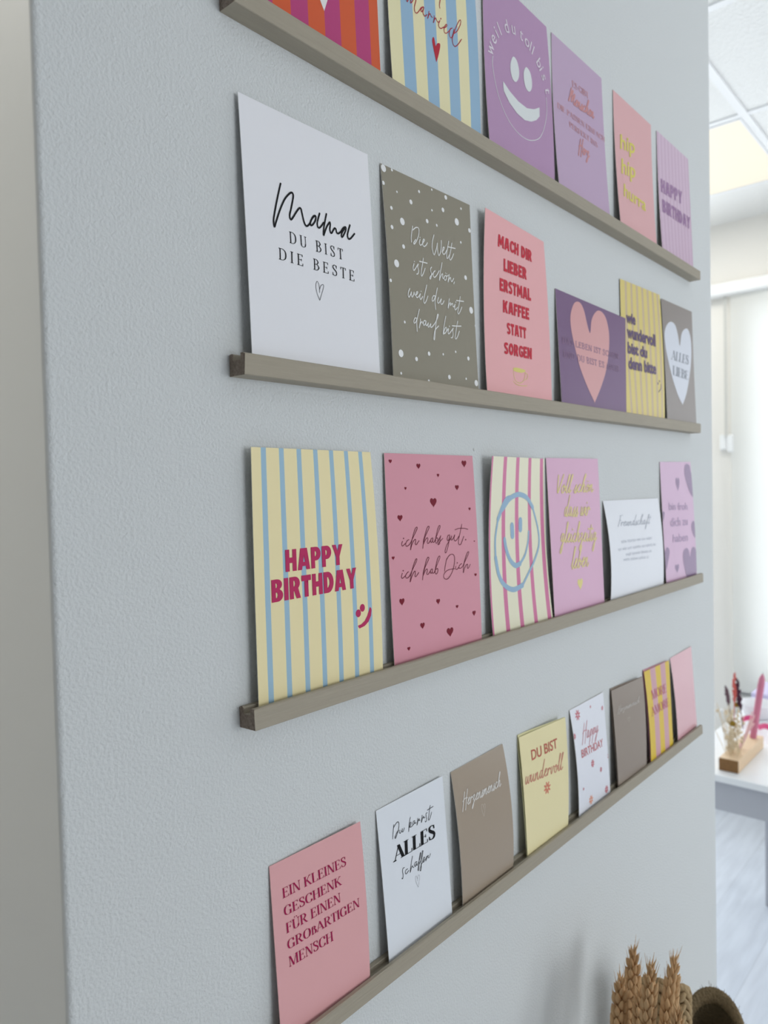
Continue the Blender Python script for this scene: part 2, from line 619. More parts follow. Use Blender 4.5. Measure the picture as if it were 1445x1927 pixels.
# --- chunky hand-cut capitals: list of (outer, holes) or strokes, and width
def blk():
    G = {}
    G['H'] = (.58, [([(0, 0), (0, 1), (.21, 1), (.21, .63), (.37, .63), (.37, 1), (.58, 1), (.58, 0), (.37, 0), (.37, .38), (.21, .38), (.21, 0)], [])])
    G['A'] = (.66, [([(0, 0), (.15, 1), (.51, 1), (.66, 0), (.45, 0), (.425, .17), (.245, .17), (.215, 0)], [[(.29, .36), (.335, .66), (.385, .36)]])])
    G['P'] = (.54, [([(0, 0), (0, 1)] + arc(.28, .68, .26, .32, 90, -90, 12) + [(.21, .36), (.21, 0)], [[(.21, .56), (.21, .80), (.27, .79), (.30, .68), (.27, .57)]])])
    G['Y'] = (.62, [([(.205, 0), (.205, .42), (0, 1), (.22, 1), (.31, .68), (.40, 1), (.62, 1), (.415, .42), (.415, 0)], [])])
    G['B'] = (.58, [([(0, 0), (0, 1)] + arc(.28, .76, .26, .24, 90, -60, 9) + arc(.30, .28, .28, .28, 60, -90, 9), [[(.21, .62), (.21, .82), (.27, .81), (.29, .72), (.27, .63)], [(.21, .17), (.21, .42), (.28, .41), (.31, .30), (.28, .18)]])])
    G['I'] = (.22, [([(0, 0), (0, 1), (.22, 1), (.22, 0)], [])])
    G['R'] = (.58, [([(0, 0), (0, 1)] + arc(.28, .70, .27, .30, 90, -50, 9) + [(.58, 0), (.36, 0), (.24, .34), (.21, .34), (.21, 0)], [[(.21, .56), (.21, .82), (.27, .81), (.30, .69), (.27, .57)]])])
    G['T'] = (.52, [([(.155, 0), (.155, .74), (0, .74), (0, 1), (.52, 1), (.52, .74), (.365, .74), (.365, 0)], [])])
    G['D'] = (.58, [([(0, 0), (0, 1)] + arc(.24, .5, .34, .5, 90, -90, 14), [[(.21, .24), (.21, .76), (.28, .73), (.34, .60), (.35, .5), (.34, .40), (.28, .27)]])])
    G['M'] = (.78, [([(0, 0), (.04, 1), (.24, 1), (.39, .56), (.54, 1), (.74, 1), (.78, 0), (.58, 0), (.565, .50), (.46, .18), (.32, .18), (.215, .50), (.20, 0)], [])])
    G['L'] = (.46, [([(0, 0), (0, 1), (.21, 1), (.21, .25), (.46, .25), (.46, 0)], [])])
    G['E'] = (.48, [([(0, 0), (0, 1), (.47, 1), (.47, .77), (.21, .77), (.21, .62), (.42, .62), (.42, .39), (.21, .39), (.21, .23), (.48, .23), (.48, 0)], [])])
    G['F'] = (.46, [([(0, 0), (0, 1), (.46, 1), (.46, .76), (.21, .76), (.21, .60), (.41, .60), (.41, .37), (.21, .37), (.21, 0)], [])])
    G['K'] = (.62, [([(0, 0), (0, 1), (.21, 1), (.21, .64), (.37, 1), (.61, 1), (.42, .55), (.62, 0), (.38, 0), (.26, .34), (.21, .25), (.21, 0)], [])])
    G['N'] = (.60, [([(0, 0), (0, 1), (.22, 1), (.39, .52), (.39, 1), (.60, 1), (.60, 0), (.38, 0), (.21, .48), (.21, 0)], [])])
    G['O'] = (.62, [(arc(.31, .5, .31, .51, 0, 350, 20), [arc(.31, .5, .11, .22, 0, 345, 12)])])
    G['C'] = (.54, ('st', [(.50, .70), (.44, .83), (.31, .89), (.17, .80), (.11, .5), (.17, .20), (.31, .11), (.44, .17), (.50, .32)], .21))
    G['G'] = (.58, ('st', [(.52, .72), (.45, .84), (.31, .89), (.17, .80), (.11, .5), (.17, .20), (.31, .11), (.47, .14), (.48, .42), (.32, .42)], .21))
    G['S'] = (.54, ('st', [(.46, .80), (.34, .89), (.18, .87), (.11, .74), (.17, .60), (.36, .45), (.43, .28), (.36, .13), (.20, .11), (.07, .20)], .21))
    return G


BLOCK = blk()


def block_text(text):
    """-> list of (outer, holes), width, in units of cap height"""
    out, x = [], 0.0
    for ch in text:
        if ch == ' ':
            x += .30
            continue
        w, shp = BLOCK[ch]
        if isinstance(shp, tuple):
            for q in ribbon(catmull(shp[1], 4), shp[2], caps=False):
                out.append(([(p.x + x, p.y) for p in q], []))
        else:
            for outer, holes in shp:
                out.append(([(a + x, b_) for a, b_ in outer], [[(a + x, b_) for a, b_ in h] for h in holes]))
        x += w + .065
    return out, x - .065


# --- serif capitals built from stems, hairlines, bowls and serifs
def serif_glyph(ch, T, t, slab=False):
    o = []

    def v(x, y0=0, y1=1, w=T):
        o.append([(x - w / 2, y0), (x - w / 2, y1), (x + w / 2, y1), (x + w / 2, y0)])

    def h(x0, x1, y, w=t):
        o.append([(x0, y - w / 2), (x0, y + w / 2), (x1, y + w / 2), (x1, y - w / 2)])

    def d(x0, y0, x1, y1, w):
        o.append([(x0 - w / 2, y0), (x1 - w / 2, y1), (x1 + w / 2, y1), (x0 + w / 2, y0)])

    def sf(x, y, half=None):
        half = half or T / 2 + .085
        yy = y + (t / 2 if y < .5 else -t / 2)
        h(x - half, x + half, yy)
        k = .05 if y < .5 else -.05
        o.append([(x - T / 2 - .04, yy), (x - T / 2, yy + k), (x + T / 2, yy + k), (x + T / 2 + .04, yy)])

    def c(pts, f=None):
        P = catmull(pts, 7)
        W = []
        for i in range(len(P)):
            tt = P[min(i + 1, len(P) - 1)] - P[max(i - 1, 0)]
            s = abs(tt.y) / max(tt.length, 1e-9)
            if f == 'S':
                m_ = math.exp(-((i / (len(P) - 1) - .5) / .22) ** 2)
                W.append(t + (T * 1.05 - t) * m_ + (.3 * (T - t) * s if m_ < .5 else 0))
            else:
                W.append(t + (T * 1.08 - t) * s ** 2.2)
        o.extend(ribbon(P, W, caps=False))

    def tick(x, y0, y1, w=.05):
        o.append([(x - t / 2, y0), (x - t / 2, y1), (x + t / 2 + .012, y1), (x + t / 2 + .012, y0)])
    ch0 = {'Ü': 'U', 'Ö': 'O'}.get(ch, ch)
    if ch0 == 'A':
        d(.06, 0, .37, 1, t * 1.3); d(.68, 0, .37 - T * .1, 1, T); h(.17, .56, .33); sf(.06, 0, .09); sf(.68, 0); w = .76
    elif ch0 == 'B':
        v(.13); c([(.13, .982), (.34, .97), (.49, .76), (.34, .55), (.13, .53)]); c([(.13, .53), (.38, .53), (.56, .275), (.38, .03), (.13, .018)]); sf(.10, 1, .1); sf(.10, 0, .1); w = .62
    elif ch0 in 'CG':
        c([(.63, .72), (.56, .92), (.38, .985), (.17, .86), (.09, .5), (.17, .14), (.38, .015), (.57, .07), (.64, .26)]); tick(.63, .68, .99)
        w = .70
        if ch0 == 'G':
            v(.62, .02, .40); h(.50, .74, .40); w = .76
    elif ch0 == 'D':
        v(.13); c([(.13, .982), (.38, .97), (.60, .80), (.66, .5), (.60, .20), (.38, .03), (.13, .018)]); sf(.10, 1, .1); sf(.10, 0, .1); w = .73
    elif ch0 in 'EF':
        v(.13); h(.02, .50, 1 - t / 2); h(.13, .40, .52); tick(.50, .80, 1); tick(.40, .42, .62); sf(.13, 0); w = .56
        if ch0 == 'E':
            h(.02, .54, t / 2); tick(.54, 0, .22); w = .60
    elif ch0 == 'H':
        v(.13); v(.62); h(.13, .62, .52)
        for x in (.13, .62):
            sf(x, 0); sf(x, 1)
        w = .75
    elif ch0 == 'I':
        v(.13); sf(.13, 0); sf(.13, 1); w = .26
    elif ch0 == 'K':
        v(.13); d(.15, .40, .58, 1, t * 1.4); d(.64, 0, .28, .60, T); sf(.13, 0); sf(.13, 1); sf(.58, 1, .1); sf(.64, 0, .12); w = .72
    elif ch0 == 'L':
        v(.13); h(.02, .54, t / 2); tick(.54, 0, .24); sf(.13, 1); w = .58
    elif ch0 == 'M':
        v(.11, 0, 1, t * 1.2); d(.46, 0, .16, 1, T); d(.44, 0, .76, 1, t * 1.2); v(.80); sf(.11, 0, .1); sf(.80, 0); sf(.12, 1, .1); sf(.80, 1); w = .93
    elif ch0 == 'N':
        v(.11, 0, 1, t * 1.2); d(.60, 0, .14, 1, T); v(.64, 0, 1, t * 1.2); sf(.11, 0, .1); sf(.12, 1, .1); sf(.64, 1, .1); w = .74
    elif ch0 == 'O':
        c([(.39, .985), (.17, .86), (.09, .5), (.17, .14), (.39, .015)]); c([(.39, .985), (.61, .86), (.69, .5), (.61, .14), (.39, .015)]); w = .78
    elif ch0 in 'PR':
        v(.13); c([(.13, .982), (.38, .97), (.53, .74), (.38, .50), (.13, .49)]); sf(.13, 0); sf(.10, 1, .1); w = .58
        if ch0 == 'R':
            d(.60, 0, .32, .50, T); sf(.62, 0, .1); w = .70
    elif ch0 == 'S':
        c([(.46, .74), (.42, .92), (.27, .985), (.12, .92), (.09, .76), (.20, .60), (.38, .45), (.48, .28), (.42, .08), (.26, .015), (.11, .08), (.07, .26)], 'S'); tick(.455, .70, .98); tick(.065, .03, .29); w = .54
    elif ch0 == 'T':
        v(.29); h(.02, .56, 1 - t / 2); tick(.02, .78, 1); tick(.545, .78, 1); sf(.29, 0); w = .58
    elif ch0 == 'U':
        v(.13, .28, 1); c([(.13, .30), (.18, .08), (.36, .015), (.54, .10), (.60, .32)]); v(.60, .30, 1, t * 1.2); sf(.13, 1); sf(.60, 1, .1); w = .72
    elif ch0 == 'ß':
        v(.12, 0, .66, T * .8); c([(.12, .6), (.16, .78), (.28, .82), (.38, .70), (.27, .50)]); c([(.27, .50), (.40, .42), (.44, .20), (.34, .05), (.24, .06)]); sf(.12, 0, .1); w = .48
    else:
        w = .3
    if ch in 'ÜÖ':
        for x in (.26, .46):
            o.append([(x + .055 * math.cos(a), 1.17 + .055 * math.sin(a)) for a in [2 * PI * k / 8 for k in range(8)]])
    return o, w


def serif_text(text, T, t, track=0.04):
    out, x = [], 0.0
    for ch in text:
        if ch == ' ':
            x += .26 + track
            continue
        g, w = serif_glyph(ch, T, t)
        for poly in g:
            out.append(([(p[0] + x, p[1]) for p in poly], []))
        x += w + track
    return out, x - track


# --- running hand, x-height 1
SC = {
 'a': (.95, [[(.55, .85), (.35, 1), (.1, .6), (.15, .1), (.35, .1), (.6, .9), (.55, .2), (.7, 0), (.95, .3)]]),
 'b': (.85, [[(0, .3), (.35, 1.6), (.5, 2.2), (.4, 2.3), (.25, 1.6), (.15, .2), (.35, 0), (.6, .4), (.5, .85), (.35, .7), (.85, .6)]]),
 'c': (.7, [[(.6, .85), (.4, 1), (.1, .5), (.2, .05), (.45, .05), (.75, .35)]]),
 'd': (.9, [[(.55, .85), (.35, 1), (.1, .5), (.2, .05), (.4, .2), (.65, 1.0)], [(.85, 2.3), (.6, .8), (.55, .1), (.7, 0), (.95, .3)]]),
 'e': (.7, [[(0, .3), (.35, .6), (.5, .9), (.35, 1), (.15, .6), (.2, .1), (.45, .05), (.75, .35)]]),
 'f': (.6, [[(0, .2), (.5, 1.4), (.6, 2.2), (.45, 2.2), (.35, 1.2), (.2, -.8), (.1, -1.1), (.15, -.4), (.3, .1), (.7, .4)]]),
 'g': (.85, [[(.55, .85), (.35, 1), (.1, .6), (.2, .15), (.4, .3), (.62, .95)], [(.6, .9), (.45, -.6), (.2, -1.2), (.1, -.9), (.4, -.2), (.9, .35)]]),
 'h': (.9, [[(0, .2), (.45, 1.6), (.6, 2.2), (.48, 2.3), (.3, 1.5), (.1, 0), (.3, .7), (.5, 1), (.6, .8), (.55, .15), (.7, 0), (.95, .3)]]),
 'i': (.48, [[(0, .3), (.2, .9), (.12, .3), (.25, 0), (.5, .3)], [(.28, 1.4), (.30, 1.5)]]),
 'l': (.5, [[(0, .3), (.35, 1.6), (.45, 2.2), (.32, 2.2), (.2, 1.2), (.15, .2), (.3, 0), (.55, .3)]]),
 'm': (1.1, [[(.05, .9), (.08, .5), (0, 0), (.2, .7), (.38, .95), (.4, .5), (.38, .1), (.55, .75), (.72, .95), (.75, .5), (.75, .1), (.9, 0), (1.1, .3)]]),
 'n': (.78, [[(.05, .9), (.08, .5), (0, 0), (.2, .7), (.4, .95), (.42, .5), (.45, .1), (.6, 0), (.8, .3)]]),
 'o': (.75, [[(.4, 1), (.1, .6), (.15, .05), (.4, .05), (.55, .5), (.4, .95), (.45, .7), (.8, .75)]]),
 'p': (.8, [[(0, .4), (.25, .95), (.1, -.4), (0, -1.1), (.2, .4), (.4, .95), (.6, .7), (.5, .2), (.3, .1), (.8, .3)]]),
 'r': (.6, [[(.05, .9), (.06, .4), (0, 0), (.15, .6), (.35, .95), (.45, .75), (.65, .7)]]),
 's': (.55, [[(0, .2), (.35, 1), (.3, .7), (.45, .3), (.35, -.05), (.1, 0), (.6, .3)]]),
 't': (.55, [[(.45, 1.9), (.3, 1), (.2, .3), (.3, 0), (.6, .4)], [(0, 1.45), (.7, 1.5)]]),
 'u': (.85, [[(.1, .95), (.02, .3), (.15, .05), (.4, .4), (.55, .95), (.5, .2), (.65, 0), (.9, .3)]]),
 'v': (.7, [[(.1, .95), (.1, .3), (.2, 0), (.45, .6), (.5, .95), (.75, .8)]]),
 'w': (.95, [[(.1, .95), (.02, .3), (.15, 0), (.38, .5), (.45, .9), (.42, .3), (.55, 0), (.8, .55), (.8, .95), (1.0, .8)]]),
 'y': (.85, [[(.1, .95), (.05, .4), (.2, .1), (.45, .5), (.6, .95), (.45, -.5), (.2, -1.1), (.1, -.9), (.4, -.2), (.9, .35)]]),
 'z': (.75, [[(.1, .85), (.35, 1), (.5, .85), (.25, .45), (.1, .35), (.4, .3), (.3, -.6), (.1, -1), (.05, -.7), (.4, -.1), (.8, .3)]]),
 'F': (.8, [[(.1, 2.3), (.9, 2.4)], [(.4, 2.3), (.3, 1), (.1, -.1)], [(.2, 1.2), (.7, 1.25)]]),
 'H': (1.05, [[(.2, 2.2), (.1, 1), (0, -.6)], [(.9, 2.4), (.75, 1.), (.7, -.6)], [(-.1, .9), (.4, 1.2), (1, 1.1)]]),
 'M': (1.6, [[(.3, 2.3), (.2, 1), (0, 0), (.4, 1.4), (.75, 2.1), (.7, 1), (.7, .2), (1.05, 1.2), (1.3, 1.7), (1.25, .6), (1.4, 0), (1.7, .3)]]),
 'V': (.9, [[(.05, 2.2), (.2, .8), (.35, 0), (.7, 1.3), (.95, 2.3)]]),
}


def script_text(text, w, taper=False):
    out, x = [], 0.0
    for ch in text:
        if ch == ' ':
            x += .6
            continue
        base = {'ö': 'o'}.get(ch, ch)
        adv, st = SC[base]
        for s in st:
            P = catmull([(p[0] + x + .25 * p[1], p[1]) for p in s], 5)
            out += [([(q.x, q.y) for q in poly], []) for poly in ribbon(P, w)]
        if ch == 'ö':
            for dx in (.45, .72):
                out.append(([(x + dx + .09 * math.cos(a), 1.4 + .09 * math.sin(a)) for a in [PI / 4 * k for k in range(8)]], []))
        x += adv
    return out, x


# --- plain sans through the built-in font (thin, regular or fattened)
def sans_text(text, offset=0.0):
    cu = bpy.data.curves.new('tmp_text', 'FONT')
    cu.body = text
    cu.size = 1.0
    cu.offset = offset
    cu.resolution_u = 4
    cu.fill_mode = 'BOTH'
    ob = bpy.data.objects.new('tmp_text', cu)
    C.objects.link(ob)
    dg = bpy.context.evaluated_depsgraph_get()
    me = ob.evaluated_get(dg).to_mesh()
    polys = [([(me.vertices[i].co.x, me.vertices[i].co.y) for i in p.vertices], []) for p in me.polygons]
    ob.evaluated_get(dg).to_mesh_clear()
    bpy.data.objects.remove(ob)
    bpy.data.curves.remove(cu)
    return polys


def extent(polys):
    xs = [p[0] for o_, h in polys for p in o_]
    ys = [p[1] for o_, h in polys for p in o_]
    return min(xs), max(xs), min(ys), max(ys)


XH = None


def text_polys(font, text, q, kw):
    """polygons in card mm; q = baseline start, baseline end, top of the first letter"""
    bl, brp, tl = (Vector(p) for p in q)
    ex = brp - bl
    ey = tl - bl
    if font == 'block':
        polys, w = block_text(text)
        x0, x1, hgt = 0, w, 1.0
    elif font.startswith('serif') or font == 'slab':
        T_, t_, tr_ = {'serif': (.135, .034, .05), 'serif_light': (.095, .045, kw.get('track', .05)), 'serif_bold': (kw.get('T', .20), .036, .03), 'slab': (.12, .085, .12)}[font]
        polys, w = serif_text(text, T_, t_, tr_)
        x0, x1, hgt = .0, w, 1.0
    elif font == 'script':
        wd = .11 if kw.get('thin') else (.26 if kw.get('bold') else .17)
        polys, w = script_text(text, wd)
        x0, x1, _a, _b = extent(polys)
        hgt = 1.0
    else:
        fat = 0.0 if font == 'sans' or kw.get('light') else kw.get('off', .035)
        base_ = sans_text(text, .012 if font == 'sans' else 0.0)
        polys = list(base_)
        if fat:
            for k in range(10):
                dx, dy = fat * math.cos(2 * PI * k / 10), fat * math.sin(2 * PI * k / 10)
                polys += [([(p[0] + dx, p[1] + dy) for p in o_], []) for o_, h_ in base_]
        if kw.get('light'):
            polys = sans_text(text, .012)
        x0, x1, y0, y1 = extent(polys)
        ref = extent(sans_text('x' if kw.get('fit') == 'x' else 'H', 0.0))
        hgt = ref[3] + fat
    s = 1.0 / (x1 - x0)

    def f(p):
        r = bl + ex * ((p[0] - x0) * s) + ey * (p[1] / hgt)
        return (r.x, r.y)
    return [([f(p) for p in o_], [[f(p) for p in hh] for hh in h_]) for o_, h_ in polys]


def heart_poly(cx, cy, rx, ry, n=28):
    pts = []
    for k in range(n):
        t_ = 2 * PI * k / n
        x = math.sin(t_) ** 3
        y = (13 * math.cos(t_) - 5 * math.cos(2 * t_) - 2 * math.cos(3 * t_) - math.cos(4 * t_)) / 16.5
        pts.append((cx + rx * x, cy + ry * y + ry * .12))
    return pts
CARDS=[
('orange',1,105.0,148.0,(0.07053, -1e-05, 0.002, 0.002, 0.007, 0.007, 0.0, 1e-05)),
('married',1,106.0,148.0,(0.18866, 0.00031, 0.00188, 0.00213, 0.00674, 0.00733, -0.00121, 0.00136)),
('smile',1,106.2,147.7,(0.30939, -0.0048, 0.00182, 0.00086, 0.00659, 0.00737, -0.00186, 0.00142)),
('esgibt',1,106.3,147.3,(0.42676, 0.00564, 0.0008, 0.00077, 0.00659, 0.00815, -0.00195, -0.00096)),
('hip',1,104.8,147.3,(0.5605, 0.0008, 0.00077, 0.00079, 0.00805, 0.00675, -0.00147, -0.00119)),
('hbpurple',1,105.8,147.2,(0.6829, -0.00114, 0.00079, 0.00145, 0.00673, 0.00703, -0.00116, 0.00011)),
('mama',2,107.7,148.9,(0.05994, 0.00856, 0.00266, 0.00165, 0.0073, 0.00726, 0.00067, 0.00035)),
('welt',2,105.4,148.6,(0.18071, 0.0045, 0.00099, 0.00172, 0.00779, 0.00675, 0.0014, -0.00046)),
('mach',2,104.6,148.9,(0.29897, -0.00978, 0.00647, 0.0008, 0.00631, 0.00755, -0.00232, 0.0011)),
('purple',2,148.3,106.1,(0.42212, -0.03329, 0.0008, 0.00569, 0.00757, 0.007, 0.0001, 0.0)),
('yellow',2,106.7,148.7,(0.5735, 0.01567, 0.00144, 0.00403, 0.00643, 0.00778, -0.00152, 0.00154)),
('alles',2,105.0,148.5,(0.69027, 0.01212, 0.00202, 0.00286, 0.00721, 0.00688, 0.00061, -0.00036)),
('hb',3,104.6,147.9,(0.05832, -0.00251, 0.00551, 0.00076, 0.0065, 0.008, -0.00041, 0.00188)),
('hearts',3,106.2,147.6,(0.17653, 0.00045, 0.00154, 0.00177, 0.00674, 0.00745, -0.00034, 0.0009)),
('stripes',3,100.3,147.4,(0.2996, -0.00113, 0.00926, 0.00079, 0.00739, 0.00728, -0.00377, -0.00291)),
('voll',3,105.3,148.2,(0.40369, 0.00778, 0.00108, 0.00237, 0.00705, 0.00708, 0.0001, 0.0002)),
('white',3,149.2,105.1,(0.52177, -0.00404, 0.00076, 0.00197, 0.00799, 0.00741, 0.00405, 0.00251)),
('pinkh',3,105.7,148.3,(0.6831, 0.01078, 0.0008, 0.00126, 0.00681, 0.00763, -0.00025, 0.00084)),
('klein',4,74.9,104.1,(0.06775, 0.00471, 0.00078, 0.00333, 0.007, 0.0085, 0.0, 0.00128)),
('kannst',4,73.3,104.4,(0.16289, 0.0217, 0.00078, 0.00242, 0.00784, 0.00735, 0.00046, 0.00018)),
('herz',4,73.6,104.3,(0.24909, 0.02288, 0.00077, 0.00107, 0.00799, 0.00803, 0.00232, 0.00372)),
('dubist',4,74.7,104.7,(0.34528, -0.0001, 0.00076, 0.00619, 0.00751, 0.00741, 0.00105, 0.00176)),
('hbw',4,73.6,104.7,(0.44367, 0.01959, 0.00078, 0.00144, 0.00809, 0.00708, 0.00273, 0.0003)),
('grey2',4,74.6,103.5,(0.53384, 0.0, 0.00078, 0.00476, 0.00766, 0.00804, 0.00059, 0.00154)),
('more',4,73.7,105.0,(0.62196, -0.00738, 0.00076, 0.00249, 0.00817, 0.00706, 0.00153, 1e-05)),
('pink',4,73.7,104.9,(0.71131, 0.0285, 0.00072, 0.00163, 0.00852, 0.00717, 0.0016, 0.0))]
